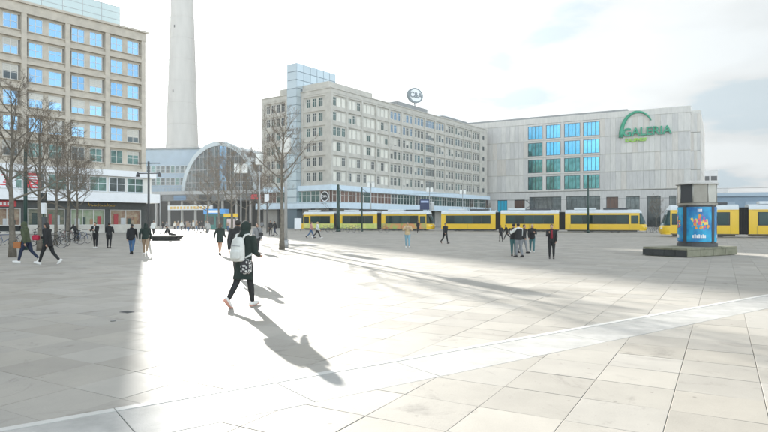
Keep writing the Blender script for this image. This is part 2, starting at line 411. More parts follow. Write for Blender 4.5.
def slab_geo(mb, poly, z, tilt, m, bev=0.003):
    c = sum(poly, Vector())/len(poly); k = len(poly)
    inner = [p+(c-p).normalized()*bev*1.5 for p in poly]
    zz = lambda p: z+tilt[0]*(p.x-c.x)+tilt[1]*(p.y-c.y)
    vs = [(p.x, p.y, -0.03) for p in poly]+[(p.x, p.y, zz(p)-bev*0.6) for p in poly]+[(p.x, p.y, zz(p)) for p in inner]
    fs = [(j, (j+1) % k, (j+1) % k+k, j+k) for j in range(k)]+[(j+k, (j+1) % k+k, (j+1) % k+2*k, j+2*k) for j in range(k)]+[tuple(range(2*k, 3*k))]
    mb.add(vs, fs, m)
rs = random.Random(3)
variants = []
for i in range(10):
    gap = rs.choice((0.0012, 0.0018, 0.0025, 0.0032))
    mb = MB(); h = [Vector((sx*(SN/2-gap), sy*(SA/2-gap), 0)) for sx, sy in ((-1, -1), (1, -1), (1, 1), (-1, 1))]
    slab_geo(mb, h, rs.uniform(-0.0015, 0.001), (rs.uniform(-.003, .003), rs.uniform(-.003, .003)), pave_m)
    variants.append(mb.mesh('paving_slab'))
cells = []
for i in range(-90, 90):
    for j in range(-90, 90):
        a = GA+(i+0.5)*SA; n_ = GN+(j+0.5)*SN
        c = Adir*a+Ndir*n_
        if c.y < 1.0 or c.y > FARY+0.6 or abs(c.x) > 0.72*c.y+1.5 or abs(c.x) > XL-0.6: continue
        cells.append((c.y if abs(c.x) < 0.66*c.y+.4 else c.y+40, c, i, j))
cells.sort(key=lambda t: t[0])
slab_ang = math.atan2(Ndir.y, Ndir.x)
field = MB(); cnt = 0
for _, c, i, j in cells:
    hn = Ndir*(SN/2); ha = Adir*(SA/2)
    md = c.dot(PM); touch = M0-0.6 < md < M1+0.6
    visible = c.y > 3.6
    if cnt < 292 and visible and not touch:
        link_mesh('paving_slab', variants[(i*7+j*3) % 10], plaza, (c.x, c.y, 0), slab_ang); cnt += 1; continue
    gp = 0.9975-rs.random()*0.006
    poly = [c-hn*gp-ha*gp, c+hn*gp-ha*gp, c+hn*gp+ha*gp, c-hn*gp+ha*gp]
    polys = [poly]
    if touch: polys = [clip(poly, PM, M0-0.004, True), clip(poly, PM, M1+0.004, False)]
    for p in polys:
        if len(p) > 2 and area(p) > 0.004:
            slab_geo(field, p, rs.uniform(-.0015, .001), (rs.uniform(-.003, .003), rs.uniform(-.003, .003)), pave_m)
tag(field.obj('paving_slab_field', plaza), kind='stuff')
band = tag(empty('paving_band'), 'pale granite band with white edge running diagonally across the paving', kind='structure')
bl = 1.52; ang = math.atan2(PT.y, PT.x)
bm_ = MB(); slab_geo(bm_, [Vector((-bl/2+.004, 0, 0)), Vector((bl/2-.004, 0, 0)), Vector((bl/2-.004, M1-M0-0.11, 0)), Vector((-bl/2+.004, M1-M0-0.11, 0))], 0.001, (0, 0), band_m, 0.004); bme = bm_.mesh('band_slab')
be_ = MB(); slab_geo(be_, [Vector((-bl/2+.003, M1-M0-.095, 0)), Vector((bl/2-.003, M1-M0-.095, 0)), Vector((bl/2-.003, M1-M0-.004, 0)), Vector((-bl/2+.003, M1-M0-.004, 0))], 0.004, (0, 0), band_e, 0.004); bee = be_.mesh('band_edge_stone')
for k in range(-8, 32):
    p = PT*(k*bl+0.4)+PM*M0
    link_mesh('band_slab', bme, band, (p.x, p.y, 0), ang); link_mesh('band_edge_stone', bee, band, (p.x, p.y, 0), ang)

# tram rails set flush in the paving
TD = Vector((0.922, -0.388, 0)).normalized(); TN = Vector((TD.y, -TD.x, 0)); TN = -TN if TN.y > 0 else TN   # TN towards the viewer
rails = MB(); rail_bed = MB()
for base in (Vector((9.5, 98, 0)), Vector((9.5, 98, 0))-TN*3.2, Vector((29.6, 63, 0))):
    fr = Fr((base.x, base.y), (TD.x, TD.y), (TN.x, TN.y))
    for off in (-0.72, 0.72):
        rails.fbox(fr, -140, 120, off-0.045, off+0.045, GZ-.02, GZ+0.006, steel)
        rail_bed.fbox(fr, -140, 120, off-0.20, off+0.20, GZ-.03, GZ+0.003, dgrey)
tag(rails.obj('tram_rails'), 'steel tram rails set flush in the square', kind='structure')
tag(rail_bed.obj('rail_bed'), 'dark strips of paving beside the tram rails', kind='structure')
# ------------------------------------------------------------------ buildings
def grid_window(wd, hg, cols, rows, frame_m, glass_m, name, fw=0.07, depth=0.10, transom=None):
    """returns (frame mesh, pane mesh), x centred, z up from the sill, facing -y"""
    f = MB(); p = MB(); x0 = -wd/2
    f.box(x0, x0+fw, -depth, 0, 0, hg, frame_m); f.box(-x0-fw, -x0, -depth, 0, 0, hg, frame_m)
    f.box(x0+fw, -x0-fw, -depth, 0, 0, fw, frame_m); f.box(x0+fw, -x0-fw, -depth, 0, hg-fw, hg, frame_m)
    iw = wd-2*fw
    xs = [x0+fw+iw*k/cols for k in range(cols+1)]
    for k in range(1, cols): f.box(xs[k]-fw*.45, xs[k]+fw*.45, -depth*.9, 0, fw, hg-fw, frame_m)
    zs = [fw+(hg-2*fw)*k/rows for k in range(rows+1)]
    if transom: zs = [fw]+[hg*t for t in transom]+[hg-fw]
    for z in zs[1:-1]: f.box(x0+fw, -x0-fw, -depth*.8, 0, z-fw*.35, z+fw*.35, frame_m)
    for a in range(cols):
        for b in range(len(zs)-1):
            tz = rsw.uniform(-.004, .004); e = 0.001
            v = [(xs[a]+e, -depth*.45+tz, zs[b]+e), (xs[a+1]-e, -depth*.45-tz, zs[b]+e), (xs[a+1]-e, -depth*.45, zs[b+1]-e), (xs[a]+e, -depth*.45, zs[b+1]-e)]
            p.add(v, [(0, 1, 2, 3)], glass_m)
    return f.mesh(name), p.mesh('pane')
rsw = random.Random(11)
BLINDS = {}
def blind_mesh(wd, hg, frac):
    key = (round(wd, 2), round(hg, 2), frac)
    if key not in BLINDS:
        b = MB(); n = max(3, int(hg*frac/.16))
        for k in range(n): b.box(-wd/2+.08, wd/2-.08, -.062, -.052, hg-.08-(k+1)*hg*frac/n+.012, hg-.08-k*hg*frac/n, blind_mat)
        BLINDS[key] = b.mesh('blind')
    return BLINDS[key]
blind_mat = mat('pale_window_blind', (.60, .58, .52), .7, rnd=.15)
def put_window(meshes, parent, loc, rz, glass=None, blind=None):
    o = link_mesh('window', meshes[0], parent, loc, rz)
    if blind and rsw.random() < blind[2]: link_mesh('blind', blind_mesh(blind[0], blind[1], rsw.choice((.25, .4, .55, .85))), o)
    q = link_mesh('pane', meshes[1], o)
    if glass:
        q.material_slots[0].link = 'OBJECT'; q.material_slots[0].material = glass
    return o
def grille(mb, fr, us, zs, pw, ph, d0, d1, m):
    """raised stone grid: uprights at us (centres), bars at zs (centres); bars butt between uprights"""
    for u in us: mb.fbox(fr, u-pw/2, u+pw/2, d0, d1, zs[0]-ph/2, zs[-1]+ph/2, m)
    for z in zs:
        for a, b in zip(us[:-1], us[1:]): mb.fbox(fr, a+pw/2, b-pw/2, d0, d1-0.03, z-ph/2, z+ph/2, m)

# ---- left office block -------------------------------------------------
LB = tag(empty('office_building', (-35.5, 88, 0), math.atan2(.753, .658)), 'beige stone office block with blue reflecting windows, white shop floor below, at the left edge', 'building')
BW = 5.3; RH = 3.25; Z0 = 9.1
sh = MB(); LW = 34.0
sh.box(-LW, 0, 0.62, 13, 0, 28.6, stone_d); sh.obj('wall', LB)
fr = Fr()
st = MB(); us = [-k*BW-0.35 for k in range(7)][::-1]; zs = [Z0+k*RH for k in range(7)]
us[-1] = -0.35
grille(st, fr, us, [z for z in zs[:-1]], 0.62, 0.42, -0.62, 0, stone)
for u in us: st.fbox(fr, u-.31, u+.31, -.62, 0, zs[-2]+.212, zs[-1]-.252, stone)
st.obj('stone_grid', LB)
top = MB(); top.box(-LW, 0.05, -0.05, 13.05, zs[-1]-.25, zs[-1]+0.95, stone); top.box(-LW, 0.3, -0.3, 13.3, zs[-1]+0.953, zs[-1]+1.25, stone); top.obj('cornice', LB)
sil = MB()
for a, b in zip(us[:-1], us[1:]):
    for k in range(6):
        zb = zs[k]+.21
        sil.fbox(fr, a+.31, b-.31, -0.617, -0.38, zb, zb+0.52, stone)          # spandrel under windows
        sil.fbox(fr, a+.31, b-.31, -0.617, -0.20, zb+.523, zb+0.62, stone)
        sil.fbox(fr, a+.31, b-.31, -0.617, -0.42, zb+2.55, zb+2.83, stone)
        sil.fbox(fr, (a+b)/2-.32, (a+b)/2+.32, -0.617, -0.42, zb+.625, zb+2.547, stone)
sil.obj('window_surrounds', LB)
wm = grid_window(1.72, 1.90, 2, 2, white_frame, gl_sky, 'window', 0.075, transom=(0.5,))
for a, b in zip(us[:-1], us[1:]):
    m_ = (a+b)/2
    for k in range(6):
        for s_ in (-1, 1):
            gls = gl_sky if rsw.random() < .93 else gl_dark
            if k == 0: gls = gl_green if rsw.random() < .6 else gl_dark
            put_window(wm, LB, (m_+s_*1.20, 0.52, zs[k]+.83), 0, gls, (1.72, 1.9, .28))
# white first floor and canopy
wf = MB()
wf.box(-LW, 1.1, -1.0, 12, 8.0, 8.85, white_metal); wf.obj('upper_fascia', LB)
wf = MB(); wf.box(-LW, 1.5, -1.4, 12, 4.3, 5.6, white_metal); wf.obj('canopy', LB)
wf = MB(); wf.box(-LW, 0.6, -0.45, 12, 5.6, 8.0, white_frame); wf.obj('shop_floor_wall', LB)
bm1 = grid_window(2.35, 2.1, 2, 2, white_metal, gl_dark, 'display_window', 0.09, transom=(0.55,))
for k in range(12):
    x = -1.9-k*2.65
    o = put_window(bm1, LB, (x, -0.46, 5.75), 0, [gl_green, gl_dark, gl_green, gl_dark][k % 4]); o.name = 'display_window'
# red posters behind the upstairs windows
for x, t in ((-15.5, 0), (-18.4, 1), (-21.0, 0)):
    pm = MB(); pm.box(x-1.0, x+1.0, -0.63, -0.60, 5.9, 7.8, red_paint if t == 0 else white_metal)
    for i in range(5):
        pm.box(x-.8+rsw.random()*.8, x+.0+rsw.random()*.8, -0.645, -0.632, 6.1+i*.3, 6.25+i*.3, white_metal if t == 0 else red_paint)
    pm.obj('shop_poster', LB)
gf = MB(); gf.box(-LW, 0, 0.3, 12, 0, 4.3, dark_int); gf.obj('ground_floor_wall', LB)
pl = MB()
for k in range(8):
    x = -k*BW; pl.box(x-.75, x-.001, -0.05, 0.3, 0, 3.3, dark_stone)
pl.box(-LW, 0.02, -0.12, 0.3, 3.3, 4.297, dark_stone); pl.obj('shop_piers', LB)
disp = [shop_int, mat('warm_shop', (0.62, 0.52, 0.36), 0.7, color2=(0.35, 0.16, 0.10), scale=2.0), mat('green_shop', (0.35, 0.48, 0.28), 0.7, color2=(0.62, 0.62, 0.48), scale=1.2)]
for k in range(6):
    x1 = -k*BW-.75; x0 = -(k+1)*BW
    dm = MB(); dm.box(x0+.02, x1-.02, 0.27, 0.297, 1.1, 3.25, disp[(k+1) % 3]); dm.obj('shop_display', LB)
    fm = MB()
    fm.box(x0+.003, x1-.003, -0.02, 0.26, 0, 1.05 if k < 3 else .35, stone_g); fm.obj('stall_riser', LB)
    w2 = grid_window(x1-x0-.02, 2.2, 3 if k % 2 else 2, 1, white_frame, gl_green, 'display_window', .08)
    gz = mat('clear_shop_glass', (0.06, 0.08, 0.08), 0.05, spec=0.6)
    bs = gz.node_tree.nodes['Principled BSDF']; bs.inputs['Alpha'].default_value = 0.25
    put_window(w2, LB, ((x0+x1)/2, 0.12, 1.06), 0, gz).name = 'display_window'
    for j in range(4):
        im = MB(); xx = x0+.6+j*1.0; im.box(xx, xx+.35+.3*rsw.random(), 0.15, 0.262, 1.15, 1.7+rsw.random()*1.0, [red_paint, white_metal, green_metal, mat('tan_goods', (.5, .33, .18))][(j+k) % 4], bev=.03); im.obj('display_goods', LB)
# signs
sg = MB(); sg.box(-22.5, -17.2, -0.18, -0.122, 3.45, 4.2, red_paint); so = sg.obj('shop_sign', LB)
for i in range(5):
    l_ = MB(); l_.box(-19.9+i*.42, -19.62+i*.42, -0.20, -0.182, 3.62, 4.02, letter_white); l_.obj('letter', so)
scr = MB(); rx = random.Random(5)
for i in range(9):
    x = -8.4+i*.42; hgt = .28 if i % 3 else .5
    scr.tube([(x, -.15, 3.65), (x+.1, -.15, 3.65+hgt), (x+.2, -.15, 3.7), (x+.34, -.15, 3.75+hgt*.5)], .045, gold, n=5)
scr.obj('gold_script_sign', LB)
# glazed roof terrace
rt = MB(); rg = MB(); zt = zs[-1]+1.25
for k in range(12):
    x = -3.5-k*2.6
    for y in (0.9,): rt.box(x-.03, x+.03, y-.03, y+.03, zt, zt+3.0, grey_metal)
    rt.box(x-2.57, x-.03, 0.87, 0.93, zt+2.9, zt+2.98, grey_metal); rt.box(x-2.57, x-.03, 0.87, 0.93, zt+1.0, zt+1.06, grey_metal); rt.box(x-2.57, x-.03, 0.87, 0.93, zt+2.0, zt+2.05, grey_metal)
    rg.box(x-2.56, x-.04, 0.89, 0.905, zt+.05, zt+2.9, gl_rail)
rt.box(-3.56, -3.5, .94, 9, zt+2.9, zt+2.98, grey_metal); rg.box(-3.54, -3.52, .94, 9, zt+.05, zt+2.9, gl_rail)
a_ = rt.obj('roof_screen_frame', LB); rg.obj('roof_screen_glass', a_)
rf = MB(); rf.box(-LW, -.2, .1, 12.8, zs[-1]+.951, zs[-1]+1.0, roof_m); rf.box(-LW, -10, 4, 9, zt, zt+1.5, roof_m); rf.obj('roof', LB)

# ---- middle department store block with glass stair tower ---------------
CB = tag(empty('department_store', (-11.2, 125, 0), math.atan2(.807, .59)), 'long grey stone store block with glass stair tower and round roof sign', 'building')
CL, CW = 73.5, 21.4; Z0 = 9.5; RH = 3.22
zs = [Z0+k*RH for k in range(7)]
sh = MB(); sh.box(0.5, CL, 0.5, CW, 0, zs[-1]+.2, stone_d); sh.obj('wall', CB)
F1 = Fr((0, 0), (1, 0), (0, -1)); F2 = Fr((0, CW), (0, -1), (-1, 0))
st = MB(); nb = 13; us = [0.35]+[BW*k+0.2 for k in range(1, nb+1)]
grille(st, F1, us, zs, 0.62, 0.40, -0.5, 0, stone_g)
st.fbox(F1, us[-1]+.31, CL, -.5, 0, Z0-.2, zs[-1]+.2, stone_g)
for k in range(6):
    st.fbox(F1, us[-1]+1.2, us[-1]+2.4, -.05, .01, zs[k]+1.0, zs[k]+2.2, gl_dark)
st.obj('stone_grid', CB)
sil = MB()
for a, b in zip(us[:-1], us[1:]):
    for k in range(6):
        zb = zs[k]+.20
        sil.fbox(F1, a+.31, b-.31, -0.497, -0.27, zb, zb+0.55, stone_g)
        sil.fbox(F1, a+.31, b-.31, -0.497, -0.27, zb+2.50, zb+2.82, stone_g)
        wdt = b-a-.62
        for q in range(4):
            c_ = a+.31+wdt*q/3
            lo, hi = max(a+.31, c_-.2), min(b-.31, c_+.2)
            sil.fbox(F1, lo, hi, -0.497, -0.27, zb+.552, zb+2.497, stone_g)
sil.obj('window_surrounds', CB)
wmC = grid_window(1.16, 1.93, 2, 2, white_frame, gl_dark, 'window', 0.07, transom=(.68,))
for i, (a, b) in enumerate(zip(us[:-1], us[1:])):
    for k in range(6):
        row = 5-k; wdt = b-a-.62
        for q in range(3):
            x = a+.31+wdt*(q+.5)/3
            r_ = rsw.random()
            if i < 4 and row < 4: g_ = gl_cream if r_ < .75 else gl_green
            elif i < 4: g_ = gl_dark if r_ < .5 else gl_cream
            elif row == 0 and 4 <= i < 9: g_ = gl_sky  # blue-tinted panes only where the sky reflection should show
            elif row == 1 and 4 <= i < 6: g_ = gl_sky if r_ < .7 else gl_dark
            else: g_ = gl_dark if r_ < .8 else gl_green
            put_window(wmC, CB, (x, 0.40, zs[k]+.76), 0, g_, (1.16, 1.93, .22 if g_ is not gl_cream else 0))
# end face: three windows in the main bay, tower, then wing bay
en = MB()
en.fbox(F2, 12.6, 13.2, -.5, 0, Z0-.2, zs[-1]+.2, stone_g); en.fbox(F2, CW-.45, CW-.004, -.5, -.002, Z0-.2, zs[-1]+.2, stone_g)
en.fbox(F2, 18.6+1.2, CW-.45, -.5, -.01, Z0-.2, zs[-1]+.2, stone_g)
en.fbox(F2, 0, .7, -.5, 0, Z0-.2, zs[-1]+.2, stone_g); en.fbox(F2, 8.0, 9.4, -.5, 0, Z0-.2, zs[-1]+.2, stone_g)
for k in range(7):
    z = zs[k]
    en.fbox(F2, 13.2, 19.8, -.5, -.03, z-.2, z+.2, stone_g); en.fbox(F2, .7, 8.0, -.5, -.03, z-.2, z+.2, stone_g)
    if k == 6: continue
    zb = z+.2
    for (u0, u1, cs) in ((13.2, 19.8, (14.6, 16.4, 18.2)), (.7, 8.0, (1.9, 3.5, 5.1, 6.7))):
        en.fbox(F2, u0, u1, -.497, -.25, zb, zb+.55, stone_g); en.fbox(F2, u0, u1, -.497, -.25, zb+2.5, zb+2.82, stone_g)
        ed = [u0]+[c+s_*.58 for c in cs for s_ in (-1, 1)]+[u1]
        for q in range(0, len(ed), 2): en.fbox(F2, ed[q], ed[q+1], -.497, -.25, zb+.552, zb+2.497, stone_g)
        for c in cs:
            p = F2.p(c, -.40, zs[k]+.76)
            put_window(wmC, CB, p, math.atan2(F2.u.y, F2.u.x), gl_green if rsw.random() < .5 else gl_dark)
en.obj('end_facade', CB)
top = MB(); top.box(-0.04, CL, -0.04, CW+.04, zs[-1]+.2, zs[-1]+1.1, stone_g); top.box(-.18, CL+.1, -.18, CW+.18, zs[-1]+1.103, zs[-1]+1.32, stone_g); top.obj('cornice', CB)
zt = zs[-1]+1.32
ph = MB()
ph.box(0.6, 16, 1.2, 16, zt, zt+1.5, stone_g, bev=.05); ph.box(27, 41, 1.6, 12, zt, zt+1.6, roof_m, bev=.05); ph.box(50, 64, 2, 12, zt, zt+1.3, roof_m, bev=.05)
for k in range(9): ph.box(18+k*5.5, 19+k*5.5, 3, 4.2, zt, zt+.7, grey_metal)
ph.obj('rooftop_plant', CB)
# glass stair tower: individual panes
tw = MB(); TU0, TU1 = 9.5, 12.55; TZ = 36.4
tcore = MB(); tcore.fbox(F2, TU0+.06, TU1-.06, -11.8, 1.22, 0, TZ-.05, mat('tower_core', (0.12, 0.17, 0.20), .6)); tco = tcore.obj('stair_tower', CB)
pnl = MB(); nx, nz = 1, 17; pz = (TZ-5)/nz
pw = (TU1-TU0)/1
pf = MB(); pf.box(0.05, pw-.05, -.05, 0, .05, pz-.07, gl_tower); pfm = pf.mesh('glass_panel')
for k in range(nz):
    p = F2.p(TU0, 1.23, 5+k*pz); link_mesh('glass_panel', pfm, tco, p, math.atan2(F2.u.y, F2.u.x))
sw = 13.0/6; pf = MB(); pf.box(0.06, sw-.06, -.05, 0, .05, pz-.07, gl_tower); pfs = pf.mesh('glass_panel')
pf1 = MB(); pf1.box(0.05, 1.2, -.05, 0, .05, pz-.07, gl_tower); pf1m = pf1.mesh('glass_panel')
for k in range(nz):
    z = 5+k*pz
    if z < zt-1:
        link_mesh('glass_panel', pf1m, tco, (-1.24, CW-TU1+.055, z), 0); continue
    for j in range(6): link_mesh('glass_panel', pfs, tco, (-1.24+j*sw, CW-TU1+.055, z), 0)
# shop floors: bands, glazing, canopy
b = MB(); b.box(-1.0, CL, -1.0, CW+.5, 8.15, 9.28, blue_white); b.obj('upper_fascia', CB)
b = MB(); b.box(-1.5, CL, -1.5, CW+.5, 4.3, 5.65, blue_white); b.obj('canopy', CB)
b = MB(); b.box(-.35, CL, -.35, CW, 5.65, 8.15, gl_brown); gl = b.obj('shop_floor_glass', CB)
wA = grid_window(2.6, 2.46, 2, 2, white_frame, gl_brown, 'display_window', 0.09, transom=(.62,))
for k in range(27):
    put_window(wA, CB, (1.25+k*2.66, -.36, 5.67), 0, gl_brown if k < 9 and rsw.random() < .75 else (gl_green if rsw.random() < .8 else gl_dark)).name = 'display_window'
for k in range(8):
    p = F2.p(CW-1.4-k*2.66, .36, 5.67); put_window(wA, CB, p, math.atan2(F2.u.y, F2.u.x), gl_brown if rsw.random() < .75 else gl_green).name = 'display_window'
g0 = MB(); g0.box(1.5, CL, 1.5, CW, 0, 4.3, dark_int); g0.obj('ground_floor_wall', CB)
pr = MB()
for k in range(15): pr.box(k*5.2, k*5.2+.6, 0, .6, 0, 4.3, dark_stone)
for k in range(1, 4): pr.box(0, .6, k*5.2, k*5.2+.6, 0, 4.3, dark_stone)
pr.obj('pier', CB)
for k in range(14):
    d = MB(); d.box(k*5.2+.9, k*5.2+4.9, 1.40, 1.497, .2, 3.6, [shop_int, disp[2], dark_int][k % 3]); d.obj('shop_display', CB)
for u0, u1, m_ in ((10.8, 15, disp[2]), (5.5, 9.5, dark_int), (.6, 4.4, disp[2]), (16, 20, shop_int)):
    d = MB(); d.fbox(F2, u0, u1, -1.497, -1.40, .3, 3.6, m_); d.obj('shop_display', CB)
# round store sign on the glass
def round_sign(name, parent, c, rz, rad, ring_m, face_m, txt_m, size, spokes=0):
    e = empty(name, c, rz, parent)
    m_ = MB(); m_.ring((0, 0, 0), rad, rad*.11, ring_m, 'y', n=36, k=8)
    if spokes: 
        for k in range(26):
            a = 2*math.pi*k/26; m_.ell((rad*1.0*math.cos(a), -.1, rad*1.0*math.sin(a)), (.17, .17, .17), letter_white, 6, 4)
    m_.obj('sign_ring', e)
    if face_m:
        d = MB(); d.add([(rad*.93*math.cos(2*math.pi*k/36), .05, rad*.93*math.sin(2*math.pi*k/36)) for k in range(36)]+[(rad*.93*math.cos(2*math.pi*k/36), -.05, rad*.93*math.sin(2*math.pi*k/36)) for k in range(36)],
                  [tuple(range(36)), tuple(range(71, 35, -1))], face_m); d.obj('sign_face', e)
    text_mesh('sign_lettering', 'C&A', size*.9, .03, txt_m, e, (0, -.16, 0), (R(90), 0, 0), bold=0.0)
    return e
round_sign('round_sign', CB, F2.p(20.1, .55, 6.85), math.atan2(F2.u.y, F2.u.x), 1.0, letter_white, dark_int, letter_white, .82)
RS = tag(empty('rooftop_sign', CB.matrix_basis @ Vector((38.5, 4, zt+1.6)), math.atan2(.807, .59)-R(18)), 'round roof sign lettered C&A on a short mast above the grey store block', 'sign')
grm = mat('sign_grey', (0.20, 0.24, 0.26), .5)
m_ = MB(); m_.tube([(0, .2, 0), (0, .2, 2.0)], .16, grey_metal); m_.tube([(-.9, .2, 0), (0, .2, 1.6)], .07, grey_metal, 6); m_.tube([(.9, .2, 0), (0, .2, 1.6)], .07, grey_metal, 6); m_.obj('mast', RS)
d = MB(); d.stack([(0, 0, 0, .1, .1)]*2, white_metal) if 0 else None
rr_ = 2.25; nn_ = 40
dm = MB()
for y0, y1, r0, mm in ((-.35, .35, rr_, grm), (-.40, -.352, rr_*.80, white_metal)):
    vs = [(r0*math.cos(2*math.pi*k/nn_)*1.12, y0, 3.6+r0*math.sin(2*math.pi*k/nn_)*.9) for k in range(nn_)]+[(r0*math.cos(2*math.pi*k/nn_)*1.12, y1, 3.6+r0*math.sin(2*math.pi*k/nn_)*.9) for k in range(nn_)]
    dm.add(vs, [tuple(range(nn_)), tuple(range(2*nn_-1, nn_-1, -1))]+[(k, k+nn_, (k+1) % nn_+nn_, (k+1) % nn_) for k in range(nn_)], mm)
dm.obj('sign_disc', RS)
text_mesh('sign_lettering', 'C&A', 2.1, .05, grm, RS, (0, -.46, 3.6), (R(90), 0, 0), bold=.06)

# ---- right department store --------------------------------------------
GX, GY = 83.0, 160.0; gu = Vector((.869, -.496, 0)); gn = Vector((-.496, -.869, 0))
GB = tag(empty('department_store', (GX, GY, 0), math.atan2(gu.y, gu.x)), 'large pale clad department store with blue windows and green arched sign', 'building')
def gU(px):
    r = (px-384)/F; return -(GX-GY*r)/(.869+.496*r)
def gZ(py, px=690):
    u = gU(px); Y = GY-.496*u; return zat(py, Y)
GL = 70.0; lev = [10.6, 15.8, 20.95, 26.1, 31.3]
panels = [mat('cladding_pale', (0.66, 0.64, 0.60), .55, var=.10, scale=1.3, rnd=.06, stretch=(1.5, 1, .25)), mat('cladding_grey', (0.60, 0.585, 0.56), .55, var=.12, scale=1.3, rnd=.06, stretch=(1.5, 1, .25)), mat('cladding_warm', (0.64, 0.60, 0.545), .55, var=.12, scale=1.3, rnd=.06, stretch=(1.5, 1, .25))]
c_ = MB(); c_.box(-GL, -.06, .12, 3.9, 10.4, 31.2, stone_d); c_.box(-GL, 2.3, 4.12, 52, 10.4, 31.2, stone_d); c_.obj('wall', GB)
gpx = [(527.8, 542.3), (545.9, 560.4), (564, 580), (583, 599.5)]
groups = [(gU(a), gU(b_)) for a, b_ in gpx]
wins = [[(lv+.55, lv+4.55) for (u0, u1) in groups] for lv in lev[:4]]
zones = []   # solid runs of the front between window groups
ends = [-GL]+[e for g_ in groups for e in g_]+[0.0]
for k in range(0, len(ends), 2): zones.append((ends[k], ends[k+1]))
pid = 0
for lv0, lv1 in zip(lev[:-1], lev[1:]):
    for (a, b_) in zones:
        if b_-a < 3: n_ = 1
        else: n_ = max(1, round((b_-a)/1.42))
        for k in range(n_):
            u0 = a+(b_-a)*k/n_+.015; u1 = a+(b_-a)*(k+1)/n_-.015
            pm = MB(); dd = rsw.uniform(0, .03)
            pm.box(u0, u1, 0-dd, .11, lv0+.12, lv1-.06, panels[rsw.choice((0, 0, 1, 1, 2))])
            pm.obj('cladding_panel', GB); pid += 1
led = MB()
for lv in lev[:-1]: led.box(-GL, -.02, -.10, .115, lv-.055, lv+.115, stone_g)
led.obj('ledge', GB)
# header/sill strips round each window, then glazing
for g_ in groups:
    for lv in lev[:4]:
        hs = MB(); hs.box(g_[0]+.01, g_[1]-.01, .0, .112, lv+.12, lv+.5, panels[0]); hs.obj('window_surround', GB); hs = MB(); hs.box(g_[0]+.01, g_[1]-.01, .0, .112, lv+4.6, lv+5.08, panels[0]); hs.obj('window_surround', GB)
for gi, g_ in enumerate(groups):
    wd = g_[1]-g_[0]-.04
    wG = grid_window(wd, 4.08, 4, 1, dgrey, gl_cyan, 'window', .13, .10)
    for li, lv in enumerate(lev[:4]):
        if li == 3: gg = gl_cyan  # sky tint in the upper rows, painted building reflections in the lower
        elif li == 2: gg = gl_teal if gi == 0 else gl_cyan
        elif li == 1: gg = gl_cyan if gi == 3 else gl_teal
        else: gg = gl_teal
        put_window(wG, GB, ((g_[0]+g_[1])/2, .115, lv+.51), 0, gg)
# parapet and roof
pa = MB(); pa.box(-GL, .1, -.12, 4.0, lev[-1]-.05, lev[-1]+1.7, panels[0], bev=.03); pa.box(-GL+4, -16, 1.5, 10, lev[-1]+1.7, lev[-1]+2.5, roof_m, bev=.05)
pa.box(0.1, 2.4, 4.0, 52, lev[-1]-.05, lev[-1]+.9, panels[0]); pa.box(-GL, 0.1, 4.003, 52, lev[-1]-.2, lev[-1]+.3, roof_m); pa.obj('parapet', GB)
# return wall and set-back right part, clad too
Fs = Fr((0, 4.12), (0, -1), (1, 0))
for i, (lv0, lv1) in enumerate(zip(lev[:-1], lev[1:])):
    for k in range(3):
        pm = MB(); pm.box(-.06, .02, .14+k*1.32, .14+(k+1)*1.32-.03, lv0+.12, lv1-.06, panels[k % 3]); pm.obj('cladding_panel', GB)
    for k in range(3):
        pm = MB(); pm.box(.02+k*.76, .02+(k+1)*.76-.02, 4.02, 4.12, lv0+.12, lv1-.06, panels[(k+i) % 3]); pm.obj('cladding_panel', GB)
    for k in range(10):
        pm = MB(); pm.box(2.3, 2.39, 4.15+k*4.7, 4.15+(k+1)*4.7-.05, lv0+.12, lv1-.06, panels[(k+i) % 3]); pm.obj('cladding_panel', GB)
# ground floor arcade
gfl = MB(); openings = [(gU(a), gU(b_)) for a, b_ in ((497, 507), (514, 524.5), (529, 561), (566, 600), (606, 618), (625.6, 639.5), (647, 660.5), (669, 676))]
tops = [8.2, 8.2, 9.0, 9.0, 8.6, 8.6, 8.6, 8.6]
cur = -GL
for (a, b_), tp in zip(openings, tops):
    gfl.box(cur, a, .05, .8, 0, 10.4, panels[1]); gfl.box(a, b_, .053, .8, tp, 10.397, panels[1]); cur = b_
gfl.box(cur, 0, .05, .8, 0, 10.4, panels[1]); gfl.box(.003, 2.3, 4.15, 5, 0, 10.4, panels[1]); gfl.obj('ground_floor_wall', GB)
bk = MB(); bk.box(-GL, -.3, 2.6, 8, 0, 10.39, dark_int); bk.box(-.3, 2.25, 5.01, 52, 0, 10.39, stone_d); bk.obj('arcade_back', GB)
blue_p = mat('blue_poster', (0.03, 0.42, 0.62), .4)
for i, ((a, b_), tp) in enumerate(zip(openings, tops)):
    wd = b_-a-.04; nc = 3 if i not in (2, 3) else 7
    wO = grid_window(wd, tp-.25, nc, 2, dgrey, gl_teal, 'shop_window', .09, .1, transom=(.55,))
    gg = [blue_p, gl_brown, gl_dark, gl_dark, gl_brown, gl_dark, gl_dark, gl_dark][i]
    put_window(wO, GB, ((a+b_)/2, .45, .2), 0, gg).name = 'shop_window'
